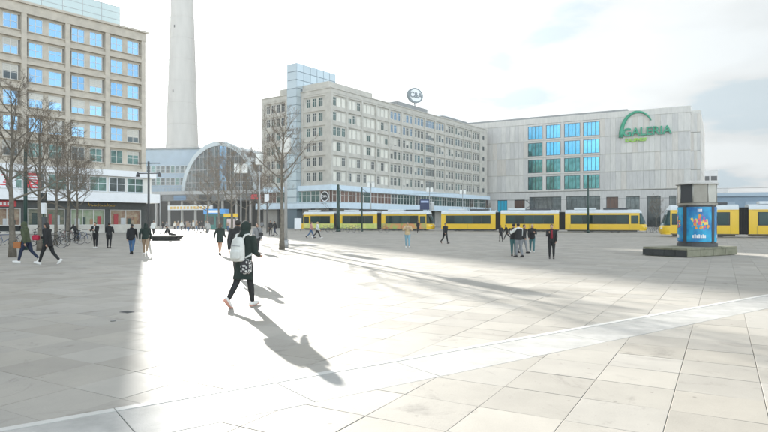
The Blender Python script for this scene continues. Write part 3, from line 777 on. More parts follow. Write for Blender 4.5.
# green sign
sgn = mat('green_sign_enamel', (0.01, 0.30, 0.17), .35); sgl = mat('lime_sign_enamel', (0.30, 0.62, 0.05), .4)
sa = MB(); pts = []; rads = []
ua, ub = gU(620.5), gU(652.5)
ctr = (ua+ub)/2; za = gZ(138, 620); 
for k in range(19):
    t = k/18; a = math.pi*(1-t*0.80)
    pts.append((ctr+.3+(ub-ua)*.52*math.cos(a), -.45, za+7.0*math.sin(a)**.9*(1 if t < .6 else 1))); rads.append(.62*(1-t*.72))
sa.tube(pts, rads, sgn, n=8); sa.obj('sign_arch', GB)
zmid = gZ(131.8, 647)
text_mesh('sign_lettering', 'GALERIA', 3.2, .25, sgn, GB, ((gU(627.5)+gU(666.5))/2, -.5, zmid), (R(90), 0, 0), bold=.07)
text_mesh('sign_lettering', 'KAUFHOF', 1.25, .12, sgl, GB, ((gU(628)+gU(644))/2, -.4, gZ(140.3, 636)), (R(90), 0, 0), bold=.05)

# ---- television tower -----------------------------------------------------
TT = tag(empty('television_tower', atY(182.3, 318)), 'tall pale concrete television tower shaft rising above the station, beside the sun', 'tower')
ts = MB(); secs = []
for z, r_ in ((-.5, 15.5), (6, 12), (20, 9.4), (50, 8.15), (113, 6.1), (200, 4.9)): secs.append((0, 0, z, r_, r_))
ts.stack(secs, concrete, n=48); ts.obj('shaft', TT)
def shaft_r(z):
    T_ = ((20, 9.4), (50, 8.15), (113, 6.1), (200, 4.9))
    for (z0, r0), (z1, r1) in zip(T_[:-1], T_[1:]):
        if z <= z1: return r0+(r1-r0)*(z-z0)/(z1-z0)
for k in range(14):
    z = 30+k*11.5; q = MB(); q.stack([(0, 0, z, shaft_r(z)+.02, shaft_r(z)+.02), (0, 0, z+.05, shaft_r(z)+.10, shaft_r(z)+.10), (0, 0, z+.35, shaft_r(z)+.10, shaft_r(z)+.10), (0, 0, z+.4, shaft_r(z)+.02, shaft_r(z)+.02)], concrete, 48); q.obj('ring_joint', TT)
    if k % 3: continue
    q = MB(); r_ = shaft_r(z+5)+.01; a = -1.9; q.box(r_*math.cos(a)-.3, r_*math.cos(a)+.3, r_*math.sin(a)-.12, r_*math.sin(a)+.3, z+5, z+6.4, dark_int); q.obj('shaft_opening', TT)
tb = MB(); tb.ell((0, 0, 213), (14, 14, 14), steel, 32, 20); tb.obj('sphere', TT)
ta = MB(); ta.stack([(0, 0, 226, 3, 3), (0, 0, 250, 2.6, 2.6), (0, 0, 368, .4, .4)], red_paint, n=12); ta.obj('antenna', TT)

blue_p_ = mat('faded_blue_panel', (.12, .22, .34), .5)
# ---- railway station with glazed arch ------------------------------------
ax = Vector((.30, .954, 0)); su = Vector((.954, -.30, 0))
c0 = atY(219, 185)
ST = tag(empty('railway_station', c0, math.atan2(su.y, su.x)), 'arched glass railway station hall behind bare trees under the television tower', 'station')
rad_ = 13.6; base_z = 9.8; ht = 16.6
def arch(r, a): return (r*math.cos(a), base_z+ (ht*r/rad_)*math.sin(a))
n_ = 28; am = MB()
for ra, rb, y0, y1, m_ in ((rad_-1.0, rad_+.15, -.3, .5, mat('arch_steel', (.50, .56, .58), .45, var=.1, scale=.6)),):
    for k in range(n_):
        a0_, a1_ = math.pi*k/n_, math.pi*(k+1)/n_
        p = [arch(ra, a0_), arch(rb, a0_), arch(rb, a1_), arch(ra, a1_)]
        vs = [(x, y0, z) for x, z in p]+[(x, y1, z) for x, z in p]
        am.add(vs, [(3, 2, 1, 0), (4, 5, 6, 7), (1, 2, 6, 5), (0, 4, 7, 3)], m_)
am.obj('arch_rim', ST)
rm = MB(); Ln = 70
for j in range(10):
    for k in range(n_):
        a0_, a1_ = math.pi*k/n_, math.pi*(k+1)/n_
        p0, p1 = arch(rad_-.05, a0_), arch(rad_-.05, a1_)
        y0, y1 = .5+j*Ln/10, .5+(j+1)*Ln/10-.3
        rm.add([(p0[0], y0, p0[1]), (p1[0], y0, p1[1]), (p1[0], y1, p1[1]), (p0[0], y1, p0[1])], [(0, 1, 2, 3)], MATS['arch_steel'] if k % 3 == 0 else gl_dark)
rm.obj('vaulted_roof', ST)
mm_ = MB(); nmul = 18
for k in range(1, nmul):
    x = -rad_+1.0+(2*rad_-2.0)*k/nmul; zt_ = base_z+(ht-1.2)*math.sqrt(max(0, 1-(x/(rad_-1.0))**2))
    mm_.box(x-.07, x+.07, -.12, .05, base_z, zt_, grey_metal)
for zz_ in (base_z+4, base_z+8, base_z+12):
    hw = (rad_-1)*math.sqrt(max(0, 1-((zz_-base_z)/(ht-1.2))**2)); mm_.box(-hw, hw, -.15, .02, zz_-.08, zz_+.08, grey_metal)
mo = mm_.obj('mullions', ST)
for k in range(nmul):
    x0 = -rad_+1.0+(2*rad_-2)*k/nmul; x1 = -rad_+1.0+(2*rad_-2)*(k+1)/nmul
    f_ = lambda x: base_z+(ht-1.15)*math.sqrt(max(0, 1-(x/(rad_-1.0))**2))
    pm = MB(); pm.add([(x0, .1, base_z), (x1, .1, base_z), (x1, .1, f_(x1)), (x0, .1, f_(x0))], [(0, 1, 2, 3)], gl_sky if 8 < k < 11 else gl_dark); pm.obj('glass_pane', ST)
sp = MB(); sp.box(-36, 36, -6.0, 30, 7.8, base_z, mat('station_plinth', (.17, .18, .18), .8, var=.3, scale=.5)); sp.box(-36, 36, -6.2, -5.9, base_z, base_z+1.0, grey_metal); sp.obj('track_deck', ST)
sp = MB(); sp.box(-36, 36, 0, 30, 0, 7.79, dark_int); sp.obj('under_deck', ST)  # near-black block, paints the darkness beneath the deck
rl = MB()
for k in range(60): rl.box(-36+k*1.2, -35.93+k*1.2, -6.1, -6.03, base_z+1.0, base_z+2.1, grey_metal)
rl.box(-36, 36, -6.1, -6.03, base_z+2.1, base_z+2.18, grey_metal); rl.obj('railing', ST)
for k in range(6):
    q = MB(); q.box(-30+k*9, -25.5+k*9, -6.35, -6.21, 8.0, 9.5, [red_paint, dark_int, blue_p_, dark_int, concrete, red_paint][k]); q.obj('hoarding', ST)
cl = MB()
for k in range(15): cl.box(-34+k*4.8, -33.4+k*4.8, -5.5, -4.9, 0, 7.79, concrete)
cl.obj('deck_columns', ST)
ks = MB(); ks.box(-14, 2, -6.6, -6.2, 5.0, 6.4, white_metal); ks.obj('fascia_sign', ST)
for i in range(12):
    l_ = MB(); l_.box(-13+i*1.2, -12.3+i*1.2, -6.7, -6.61, 5.3, 6.1, gold); l_.obj('letter', ST)

# ---- blue grey block beside the station ----------------------------------
BB = tag(empty('office_building', atY(150, 205), R(-6)), 'pale blue-grey block with rows of small windows behind the left lamp post', 'building')
bw_ = mat('pale_blue_render', (.34, .43, .50), .7, var=.1, scale=.3)
m_ = MB(); m_.box(-26, 24, 0, 20, 0, 26.5, bw_); m_.obj('wall', BB)
wmB = grid_window(1.5, 2.6, 1, 2, white_frame, gl_green, 'window', .1)
for k in range(15):
    for j, z in enumerate((14.0, 18.2)):
        put_window(wmB, BB, (-4+k*1.75, -.01, z), 0, gl_dark if (k+j) % 4 else gl_green)
m_ = MB(); m_.box(-26, 24, -.5, 20.5, 26.5, 27.0, roof_m); m_.obj('roof', BB)
m_ = MB(); m_.box(-6, 24, -.35, -.003, 5.0, 8.0, dark_int); m_.obj('dark_band', BB)
m_ = MB(); m_.box(-24, 24, -.6, -.004, 8.01, 9.6, red_paint); m_.obj('red_fascia', BB)

# ---- distant buildings to the right --------------------------------------
D1 = tag(empty('apartment_building', atY(703, 250), R(-20)), 'small white flat block peeping out right of the department store', 'building')
wr = mat('white_render', (.60, .61, .62), .8, var=.08, scale=.4)
m_ = MB(); m_.box(0, 9.5, 0, 12, 0, 15.5, wr); m_.box(0.3, 5.6, 0.5, 12, 15.5, 23, wr); m_.obj('wall', D1)
m_ = MB(); m_.box(3.0, 5.3, .44, .499, 18.8, 20.6, dgrey); m_.box(.8, 2.4, .44, .499, 18.8, 20.6, dgrey); m_.obj('strip_window', D1)
wmD = grid_window(1.3, 1.5, 2, 1, white_frame, gl_dark, 'window', .08)
for k in range(4):
    for j in range(4): put_window(wmD, D1, (1.4+k*2.2, -.01, 2.5+j*3.2), 0)
D2 = tag(empty('market_hall', atY(700, 135), R(-20)), 'long low blue-grey hall behind the right hand tram', 'building')
m_ = MB(); m_.box(0, 60, 0, 20, 0, 7.2, mat('blue_grey_cladding', (.22, .30, .38), .5, var=.1, scale=.5)); m_.obj('wall', D2)
m_ = MB(); m_.box(-.3, 60.3, -.3, 20.3, 7.2, 8.0, mat('pale_roof_edge', (.38, .47, .55), .5)); m_.obj('roof', D2)
for k in range(7):
    m_ = MB(); m_.box(1+k*8, 7+k*8, -.06, -.003, 1.5, 6.0, mat('hall_panel', (.30, .38, .46), .35)); m_.obj('wall_panel', D2)
# ------------------------------------------------------------------ trams
ad_green = mat('tram_advert_green', (.45, .58, .12), .35, color2=(.72, .66, .25), scale=1.1)
ad_pink = mat('tram_advert_fruit', (.75, .22, .12), .35, color2=(.30, .50, .12), scale=1.4)
lamp_w = mat('headlamp', (.85, .85, .8), .15)
def tram_section(z):   # half width of body at height z
    return 1.2 if z < 2.75 else 1.2-0.55*((z-2.75)/.7)**2
def add_side_window(par, x0, x1, z0, z1, split=1):
    for k in range(split):
        a, b = x0+(x1-x0)*k/split+.02, x0+(x1-x0)*(k+1)/split-.02
        for sgn_ in (-1, 1):
            m = MB(); y0, y1 = (1.2, 1.215) if sgn_ > 0 else (-1.215, -1.2)
            m.box(a, b, y0, y1, z0, z1, tram_glass, bev=.006); m.obj('window', par)
def tram_module(par, x0, x1, cab=0, lower=None, wins=None, inner=None):
    e = empty('tram_car', (0, 0, 0), 0, par)
    L0, L1 = x0, x1
    if cab == 1: L1 = x1-1.0
    if cab == -1: L0 = x0+1.0
    body = MB(); low = lower or yellow
    body.box(L0, L1, -1.2, 1.2, 0.28, 1.22, low); body.box(L0, L1, -1.2, 1.2, 1.222, 2.80, yellow)
    body.box(L0+.3, L1-.3, -1.12, 1.12, .12, .28, black_metal)
    body.obj('body', e)
    rf = MB(); prof = [(-1.2, 2.80), (-1.17, 3.02), (-1.0, 3.22), (-.6, 3.32), (.6, 3.32), (1.0, 3.22), (1.17, 3.02), (1.2, 2.80)]
    vs = [(L0, y, z+.002) for y, z in prof]+[(L1, y, z+.002) for y, z in prof]; n = len(prof)
    rf.add(vs, [tuple(range(n)), tuple(range(2*n-1, n-1, -1))]+[(j, j+n, (j+1) % n+n, (j+1) % n) for j in range(n)], tram_white)
    ro = rf.obj('roof', e)
    bx = MB(); ln = L1-L0
    bx.box(L0+ln*.12, L0+ln*.42, -.75, .75, 3.323, 3.62, tram_white, bev=.05); bx.box(L0+ln*.52, L0+ln*.85, -.7, .7, 3.323, 3.56, dgrey, bev=.05); bx.obj('roof_equipment', ro)
    w0, w1 = L0+.85, L1-.85
    if cab == 1: w1 = L1-1.5; add_side_window(e, L1-1.15, L1-.12, 1.25, 2.45)
    if cab == -1: w0 = L0+1.5; add_side_window(e, L0+.12, L0+1.15, 1.25, 2.45)
    nw = max(2, round((w1-w0)/1.55))
    bd = MB(); bd.box(w0-.08, w1+.08, -1.205, 1.205, 1.2, 2.55, black_metal); bd.obj('window_band', e)
    for k in range(nw):
        a, b = w0+(w1-w0)*k/nw+.04, w0+(w1-w0)*(k+1)/nw-.04
        for y0, y1 in ((-1.22, -1.206), (1.206, 1.22)):
            m = MB(); m.box(a, b, y0, y1, 1.26, 2.49, tram_glass, bev=.005); m.obj('window', e)
    sm = MB()
    for xs_ in [w0-.14+(w1-w0+.28)*q/max(2, nw//2) for q in range(max(2, nw//2)+1)]:
        sm.box(xs_-.012, xs_+.012, -1.204, 1.204, .34, 1.16, dgrey)
    sm.box(L0+.02, L1-.02, -1.206, 1.206, .29, .36, dgrey); sm.box(L0+.3, L1-.3, -1.203, 1.203, 2.66, 2.69, dgrey); sm.obj('panel_seams', e)
    for xw in (L0+ln*.32, L0+ln*.68) if ln > 6 else (L0+ln*.5,):
        m = MB()
        for dx_ in (-.45, .45):
            for y in (-1.0, 1.0): m.ring((xw+dx_, y, .33), .22, .09, steel, 'y', 14, 5); m.ell((xw+dx_, y, .33), (.2, .05, .2), dgrey, 10, 5)
        m.obj('wheelset', e)
    if cab:
        X = L1 if cab == 1 else L0
        def nose(zs_, ds, m_, name, par_=e):
            mb = MB(); ny = 10; vs = []
            for z, d in zip(zs_, ds):
                hw = tram_section(z)
                for j in range(ny+1):
                    y = -hw+2*hw*j/ny
                    vs.append((X+cab*(d*math.sqrt(max(0, 1-.82*(y/hw)**2))-.0 if True else 0), y, z))
            fs = []
            for i in range(len(zs_)-1):
                for j in range(ny):
                    a = i*(ny+1)+j; fs.append((a, a+1, a+ny+2, a+ny+1))
            # close back so that it has thickness
            b = len(vs)
            for z, d in zip(zs_, ds):
                hw = tram_section(z); vs += [(X, -hw, z), (X, hw, z)]
            for i in range(len(zs_)-1):
                fs.append((i*(ny+1), (i+1)*(ny+1), b+2*(i+1), b+2*i)); fs.append((i*(ny+1)+ny, b+2*i+1, b+2*(i+1)+1, (i+1)*(ny+1)+ny))
            fs.append(tuple(range(ny+1))+(b+1, b)); k = len(zs_)-1
            fs.append(tuple(range(k*(ny+1), (k+1)*(ny+1)))+(b+2*k+1, b+2*k))
            mb.add(vs, fs, m_, True); return mb.obj(name, par_)
        nose((.25, .4, .75, 1.0, 1.18), (.85, 1.02, 1.08, 1.0, .92), yellow, 'nose_panel')
        nose((1.182, 1.5, 2.2, 2.78), (.90, .82, .58, .34), tram_glass, 'windscreen')
        nose((2.782, 3.0, 3.2, 3.3), (.38, .28, .1, .02), tram_white, 'roof_cap')
        for y in (-.8, .8):
            m = MB(); m.ell((X+cab*.80, y, .88), (.14, .14, .09), lamp_w, 10, 6); m.obj('headlight', e)
    return e
def bellows(par, x0, x1):
    m = MB(); n = 7
    for k in range(n):
        a, b = x0+(x1-x0)*k/n, x0+(x1-x0)*(k+1)/n
        m.box(a+.01, b-.01, -1.12, 1.12, .32, 3.02, rubber, bev=.02)
    m.box(x0, x1, -1.02, 1.02, .38, 2.95, dgrey); m.obj('bellows', par)
def pantograph(par, x):
    m = MB(); z = 3.35
    m.box(x-.6, x+.6, -.5, .5, z+.0, z+.12, dgrey)
    for y in (-.4, .4): m.tube([(x-.4, y, z+.1), (x+.7, y, z+.75), (x-.1, y, z+1.5)], .03, dgrey, 5)
    for d in (-.12, .12): m.tube([(x-.1+d, -.85, z+1.42), (x-.1+d, -.6, z+1.52), (x-.1+d, .6, z+1.52), (x-.1+d, .85, z+1.42)], .03, dgrey, 5)
    m.obj('pantograph', par)
ta_ = math.atan2(TD.y, TD.x); B0 = Vector((9.5, 98, GZ))
T2 = tag(empty('tram', B0, ta_), 'yellow articulated tram with dark windows crossing before the arched-sign store, centre right', 'tram', 'trams crossing the square')
tram_module(T2, .35, 9.3, 0); bellows(T2, 9.3, 10.1); tram_module(T2, 10.1, 19.0, 0); bellows(T2, 19.0, 19.9); tram_module(T2, 19.9, 31.2, 1); pantograph(T2, 14)
T1 = tag(empty('tram', B0, ta_), 'yellow and green tram with advert paint in front of the grey store', 'tram', 'trams crossing the square')
tram_module(T1, -26.6, -19.4, -1, ad_green); bellows(T1, -19.4, -18.5); tram_module(T1, -18.5, -11.1, 0, ad_green); bellows(T1, -11.1, -10.3); tram_module(T1, -10.3, -1.2, 1, ad_pink); pantograph(T1, -22)
T3 = tag(empty('tram', (29.6, 63, GZ), ta_), 'nearest yellow tram with curved cab, half hidden by the advertising column', 'tram', 'trams crossing the square')
tram_module(T3, -.2, 7.0, -1); bellows(T3, 7.0, 7.85); tram_module(T3, 7.85, 16, 0); bellows(T3, 16, 16.8); tram_module(T3, 16.8, 26, 0)

# poles and wires of the tram line
def pole(name, px, Y, top, r, m_, label, cat='pole', group=None, arm=None):
    p = atY(px, Y); o = tag(empty(name, p), label, cat, group)
    m = MB(); m.tube([(0, 0, 0), (0, 0, top*.5), (0, 0, top)], [r, r*.9, r*.75], m_, 12); m.tube([(0, 0, 0), (0, 0, .35)], r*1.5, m_, 12); m.obj('shaft', o)
    m = MB(); m.ell((0, 0, top), (r*.8, r*.8, r*.6), m_, 10, 5); m.obj('finial', o)
    if arm:
        m = MB(); m.tube([(0, 0, arm[0]), (arm[1], arm[2], arm[0]+.3)], .05, m_, 6); m.tube([(0, 0, arm[0]+1.0), (arm[1]*.9, arm[2]*.9, arm[0]+.3)], .025, m_, 5); m.obj('bracket', o)
    return o
pole('catenary_pole', 338.3, 92, 7.2, .27, green_metal, 'thick dark green pole in front of the advert-painted tram', group='overhead line poles', arm=(5.9, 1.0, 3.0))
pole('catenary_pole', 362, 93, 6.9, .13, green_metal, 'thin dark green pole just right of the thick green pole', group='overhead line poles', arm=(5.8, 1.0, 3.0))
pole('catenary_pole', 588, 84.5, 8.1, .15, green_metal, 'dark green pole standing before the right half of the centre tram', group='overhead line poles', arm=(5.7, 1.0, 3.0))
wire = MB()
for off, h_ in ((0, 5.0), (-3.2, 5.0)):
    b_ = B0-TN*(-off if 0 else off)*-1 if 0 else B0+TN*off
    wire.tube([b_-TD*120+Vector((0, 0, h_)), b_+TD*110+Vector((0, 0, h_))], .012, black_metal, 4)
b_ = Vector((29.6, 63, 0)); wire.tube([b_-TD*130+Vector((0, 0, 5.0)), b_+TD*60+Vector((0, 0, 5.0))], .012, black_metal, 4)
tag(wire.obj('overhead_wire'), 'thin black overhead contact wires above the trams', 'wire')

# ------------------------------------------------------------------ street lamps
lantern_m = mat('white_lantern', (.78, .78, .75), .35)
def lamp(px, Y, h, label, twin=False, r=.07, m_=grey_metal, style=0):
    o = tag(empty('street_lamp', atY(px, Y)), label, 'street lamp', 'street lamps on the square')
    m = MB(); m.tube([(0, 0, 0), (0, 0, .5)], r*1.6, m_, 10); m.tube([(0, 0, .5), (0, 0, h)], [r, r*.75], m_, 10); m.obj('post', o)
    if style == 0:       # box lanterns
        for x in ((-.42, .42) if twin else (0,)):
            m = MB(); m.box(x-.28, x+.28, -.28, .28, h-.9, h+.1, lantern_m, bev=.05); lo = m.obj('lantern', o)
            m = MB(); m.box(x-.31, x+.31, -.31, .31, h+.11, h+.17, grey_metal); m.obj('cap', lo)
        if twin: m = MB(); m.box(-.14, .14, -.04, .04, h-.45, h-.37, m_); m.obj('bracket', o)
    elif style == 1:     # cross arms with drop lamps
        for z in (h-.15, h-1.05):
            m = MB(); m.tube([(-1.0, 0, z), (1.0, 0, z)], .05, m_, 6); ar = m.obj('cross_arm', o)
        for x in (-.95, .95):
            m = MB(); m.stack([(x, 0, h-1.35, .17, .17), (x, 0, h-1.1, .13, .13), (x, 0, h-.95, .05, .05)], m_, 10); m.obj('lamp_head', o)
    return o
lamp(286, 36.6, 6.75, 'slim pale lamp post with white box lantern right beside the tall bare tree', r=.10)
lamp(259.5, 51, 7.4, 'grey lamp post with white box lantern between the bare trees left of the stair tower', r=.08)
lamp(241, 66, 7.9, 'farther grey lamp post with white lantern amid the tree crowns by the station', twin=True, r=.08)
lamp(371, 114, 9.0, 'white twin-box lamp behind the tram, nearest the store corner', twin=True, r=.10)
lamp(429.5, 128, 8.8, 'white twin-box lamp at the middle of the grey store facade', twin=True, r=.10)
lamp(462.5, 134, 8.6, 'white twin-box lamp near the right end of the grey store', twin=True, r=.10)
lamp(148.6, 52, 6.9, 'dark lamp post with cross arms at the corner of the left office block', r=.11, m_=dgrey, style=1)
pole('flag_pole', 160, 70, 5.0, .05, grey_metal, 'thin grey pole just right of the dark cross-armed lamp post')
pole('banner_pole', 25.5, 34, 6.0, .11, green_metal, 'plain dark pole between the two left-most trees')
# small pedestrian signal by the second tree
o = tag(empty('pedestrian_signal', atY(43.5, 34)), 'dark and white signal box on a pole beside the second left tree', 'signal')
m = MB(); m.tube([(0, 0, 0), (0, 0, 2.5)], .05, green_metal, 8); m.obj('post', o)
m = MB(); m.box(-.14, .14, -.1, .1, 2.75, 3.3, black_metal, bev=.03); m.obj('signal_head', o)
m = MB(); m.box(-.13, .13, -.09, .09, 2.05, 2.7, white_metal, bev=.03); m.obj('notice_box', o)
m = MB(); m.box(-.16, .16, -.12, .12, .9, 1.9, dgrey, bev=.03); m.obj('control_box', o)
o = tag(empty('information_post', atY(267, 78)), 'thin post with small white plate by the store corner left of the tram', 'sign post')
m = MB(); m.tube([(0, 0, 0), (0, 0, 5.1)], .06, dgrey, 8); m.obj('post', o)
m = MB(); m.box(-.28, .28, -.08, .08, 4.2, 5.2, white_metal, bev=.03); m.obj('plate', o)
# blue stop display above the gap between the trams
o = tag(empty('stop_display', atY(424.5, 108)), 'dark blue display cabinet on posts above the tram roofs', 'display')
m = MB(); m.tube([(-.6, 0, 0), (-.6, 0, 4.0)], .09, dgrey, 8); m.tube([(.6, 0, 0), (.6, 0, 4.0)], .09, dgrey, 8); m.obj('post', o)
m = MB(); m.box(-.85, .85, -.2, .2, 3.7, 5.6, mat('navy_cabinet', (.015, .03, .10), .4), bev=.05); cb_ = m.obj('cabinet', o)
m = MB(); m.box(-.7, .7, -.22, -.201, 5.0, 5.35, mat('pale_blue_letters', (.45, .55, .8), .4)); m.obj('text_strip', cb_)
m = MB(); m.stack([(1.35, 0, 3.6, .32, .32), (1.35, 0, 4.9, .32, .32), (1.35, 0, 5.05, .5, .5), (1.35, 0, 5.2, .3, .3)], white_metal, 14); m.obj('white_cap_column', o)

# ------------------------------------------------------------------ trees
bark = mat('tree_bark', (.17, .15, .12), .9, var=.35, scale=6, bump=.6, bscale=25)
bark_g = mat('mossy_bark', (.12, .12, .08), .9, var=.35, scale=6, bump=.6, bscale=25)
twig = mat('twig_bark', (.20, .165, .13), .9, var=.3, scale=2)
seed_m = mat('dry_seed_heads', (.24, .16, .09), .9, var=.3, scale=5)
def make_tree(seed, H, fork, tr, spread=.75, seeds=0.0, lean=0.0, twigs=1.0):
    """bare winter tree: trunk mesh, crown mesh"""
    r = random.Random(seed); T = MB(); C = MB(); Sd = MB()
    # leader
    pts = []; n = 9; x = y = 0
    for i in range(n+1):
        t = i/n; z = H*.93*t
        if i > 1: x += r.uniform(-.05, .05)+lean*.1; y += r.uniform(-.05, .05)
        pts.append(Vector((x, y, z)))
    rad = [tr*(1.35 if i == 0 else 1.0)*(1-.88*(i/n)**1.0) for i in range(n+1)]
    rad[0] = tr*1.35; rad[1] = tr*.98
    T.tube(pts, rad, bark, 10)
    def branch(p, d, ln, r0, lvl):
        k = {1: 7, 2: 5, 3: 4, 4: 3}[lvl]; seg = ln/k; P = [p.copy()]; q = p.copy(); dd = d.copy(); nodes = []
        for i in range(k):
            dd = (dd+Vector((r.gauss(0, .10), r.gauss(0, .10), r.gauss(.05, .07)))).normalized()
            q = q+dd*seg; P.append(q.copy()); nodes.append((q.copy(), dd.copy(), (i+1)/k))
        rr = [max(.0026, r0*(1-.8*i/k)) for i in range(k+1)]
        C.tube(P, rr, bark if lvl < 2 else twig, {1: 7, 2: 5, 3: 4, 4: 3}[lvl], cap=False)
        if lvl < 4:
            cnt = {1: 9, 2: 6, 3: int(6*twigs)}[lvl]
            for c in range(cnt):
                t = r.uniform(.22, 1.0) if lvl > 1 else r.uniform(.3, 1)
                i = min(k-1, int(t*k)); base = P[i].lerp(P[i+1], t*k-i) if t < 1 else P[-1]
                dr = (P[i+1]-P[i]).normalized()
                side = dr.cross(Vector((r.gauss(0, 1), r.gauss(0, 1), r.gauss(0, 1)))).normalized()
                nd_ = (dr*r.uniform(.55, 1.0)+side*r.uniform(.5, .95)+Vector((0, 0, .12))).normalized()
                branch(base, nd_, ln*r.uniform(.34, .58)*(1.1-.45*t), max(.0042, r0*(1-.75*t)*.52), lvl+1)
        else:
            if seeds and r.random() < seeds:
                s = r.uniform(.018, .035); e = P[-1]
                Sd.add([e+Vector((s, 0, 0)), e+Vector((-s, s, 0)), e+Vector((-s, -s, 0)), e+Vector((0, 0, -2*s))], [(0, 1, 2), (0, 1, 3), (1, 2, 3), (2, 0, 3)], seed_m)
    nb_ = 15
    for i in range(nb_):
        t = (i+.3)/nb_; z = fork+(H*.90-fork)*t**1.05
        f = z/(H*.93)*n; k = min(n-1, int(f)); p = pts[k].lerp(pts[k+1], f-k)
        a = i*2.4+r.uniform(-.4, .4); up = .55+.75*t
        d = Vector((math.cos(a)*spread, math.sin(a)*spread, up*r.uniform(.8, 1.15))).normalized()
        ln = (H-fork)*r.uniform(.50, .68)*(1-.55*t)
        branch(p, d, ln, tr*.40*(1-.6*t), 1)
    return T.mesh('trunk'), C.mesh('crown'), (Sd.mesh('seed_heads') if Sd.v else None)
def place_tree(meshes, px, Y, s, rz, label, group='bare trees on the square'):
    o = tag(empty('bare_tree', atY(px, Y, 0 if Y < 42 else GZ), rz), label, 'tree', group); o.scale = (s, s, s)
    link_mesh('trunk', meshes[0], o); c = link_mesh('crown', meshes[1], o)
    if meshes[2]: link_mesh('seed_heads', meshes[2], c)['kind'] = 'stuff'
    return o
tA = make_tree(4, 8.3, 2.5, .14, 1.1, 0.0); tB = make_tree(9, 8.2, 2.7, .125, 1.05, .03); tC = make_tree(21, 8.3, 3.3, .135, .95, 0.0)
tD = make_tree(33, 8.6, 3.0, .12, 1.0, .08)
place_tree(tA, 12.5, 27, 1.0, .5, 'largest bare tree, with the thick trunk nearest the left edge')
place_tree(tB, 39.5, 33, .98, 2.0, 'bare tree behind the man in the olive jacket, second from the left')
place_tree(tD, 56, 40, .98, 1.1, 'bare tree over the bicycles, third from the left')
place_tree(tA, 67.5, 46, .98, 3.4, 'bare tree over the bicycles, fourth from the left')
place_tree(tB, 77, 50, .95, 5.0, 'slender bare tree at the right end of the bicycle row')
place_tree(tC, 282, 34.2, .98, 2.6, 'tall bare tree standing alone before the stair tower', )
place_tree(tD, 258, 56, 1.0, .2, 'bare tree left of the lone tall tree, below the grey store')
place_tree(tB, 232, 54, 1.05, 1.7, 'bare tree directly behind the hooded woman in the foreground')
place_tree(tD, 219, 70, 1.15, 4.1, 'bare tree with brown seed heads before the arched hall, further back')
place_tree(tA, 207, 84, 1.15, 2.2, 'left-most small bare tree in front of the glazed arch')
place_tree(tB, 246, 78, 1.15, 3.1, 'bare tree right of the arch centre, among the far group')
place_tree(tD, 268, 90, 1.0, 2.9, 'distant bare tree beside the store corner')
place_tree(tB, 656, 110, .75, .9, 'small bare tree in the gap between the two right trams')
place_tree(tA, 470, 150, .75, 1.9, 'small brownish tree before the right end of the grey store')
place_tree(tD, 487, 150, .72, .4, 'small brownish tree at the joint of the two stores')

# ------------------------------------------------------------------ bicycles
def make_bike(fm):
    o = empty('bicycle')
    for x in (-.52, .52):
        w_ = MB(); w_.ring((0, 0, 0), .315, .010, steel, 'y', 20, 4)
        for k in range(10):
            a = math.pi*2*k/10; w_.tube([(0, .012*(-1)**k, 0), (.31*math.cos(a), 0, .31*math.sin(a))], .002, steel, 3, cap=False)
        w_.tube([(0, -.04, 0), (0, .04, 0)], .02, steel, 6); wo_ = w_.obj('wheel', o, (x, 0, .34))
        t_ = MB(); t_.ring((0, 0, 0), .335, .018, rubber, 'y', 20, 5); t_.obj('tyre', wo_)
    f = MB(); bb = (-.08, 0, .30); st_ = (-.22, 0, .78); hd = (.34, 0, .80); hd2 = (.38, 0, .66)
    for a, b in ((bb, st_), (bb, hd2), (st_, hd), (hd, hd2)): f.tube([a, b], .017, fm, 6)
    for y in (-.05, .05): f.tube([bb, (-.52, y, .34)], .010, fm, 5); f.tube([st_, (-.52, y, .34)], .009, fm, 5); f.tube([hd2, (.52, y, .34)], .012, fm, 5)
    f.obj('frame', o)
    s_ = MB(); s_.tube([st_, (-.25, 0, .92)], .013, steel, 5); s_.ell((-.27, 0, .94), (.13, .07, .03), rubber, 10, 5); s_.obj('saddle', o)
    h = MB(); h.tube([hd, (.32, 0, .98)], .013, steel, 5); h.tube([(.22, -.28, .99), (.34, -.1, 1.0), (.34, .1, 1.0), (.22, .28, .99)], .012, rubber, 5); h.obj('handlebar', o)
    c = MB(); c.ring((-.08, -.05, .30), .09, .008, steel, 'y', 14, 4); c.tube([(-.08, -.06, .30), (.04, -.07, .18)], .01, steel, 4); c.tube([(-.08, .06, .30), (-.20, .07, .42)], .01, steel, 4); c.box(0, .09, -.15, -.07, .165, .185, rubber); c.obj('crank', o)
    return o
bprot = [make_bike(black_metal), make_bike(mat('blue_bike_paint', (.03, .08, .2), .3)), make_bike(mat('silver_bike_paint', (.35, .36, .37), .3, metal=.5)), make_bike(mat('dark_red_bike_paint', (.2, .02, .02), .3))]
used = [0]*4
def place_bike(kind, px, py, rz, label, group, lean=0.1):
    o = bprot[kind] if not used[kind] else copy_tree(bprot[kind]); used[kind] = 1
    o.location = at(px, py); o.rotation_euler = (lean, 0, rz); tag(o, label, 'bicycle', group)
    return o
G1 = 'bicycles parked under the left trees'; G2 = 'bicycles parked before the left tram'
rb = random.Random(2)
place_bike(0, 52, 248, .25, 'black bicycle directly behind the walking woman in black', G1)
place_bike(2, 62, 246, -.5, 'silver bicycle at the front of the bike row under the trees', G1, -.1)
place_bike(0, 72, 244, .5, 'black bicycle below the crouching person in the bike row', G1)
place_bike(1, 82, 243, -.25, 'blue bicycle at the right end of the bike row', G1, -.05)
place_bike(0, 40, 246, .1, 'black bicycle partly behind the second left tree', G1)
place_bike(2, 57, 241, 2.6, 'silver bicycle in the second line of the bike row', G1)
place_bike(3, 67, 240, .6, 'dark red bicycle in the back of the bike row', G1)
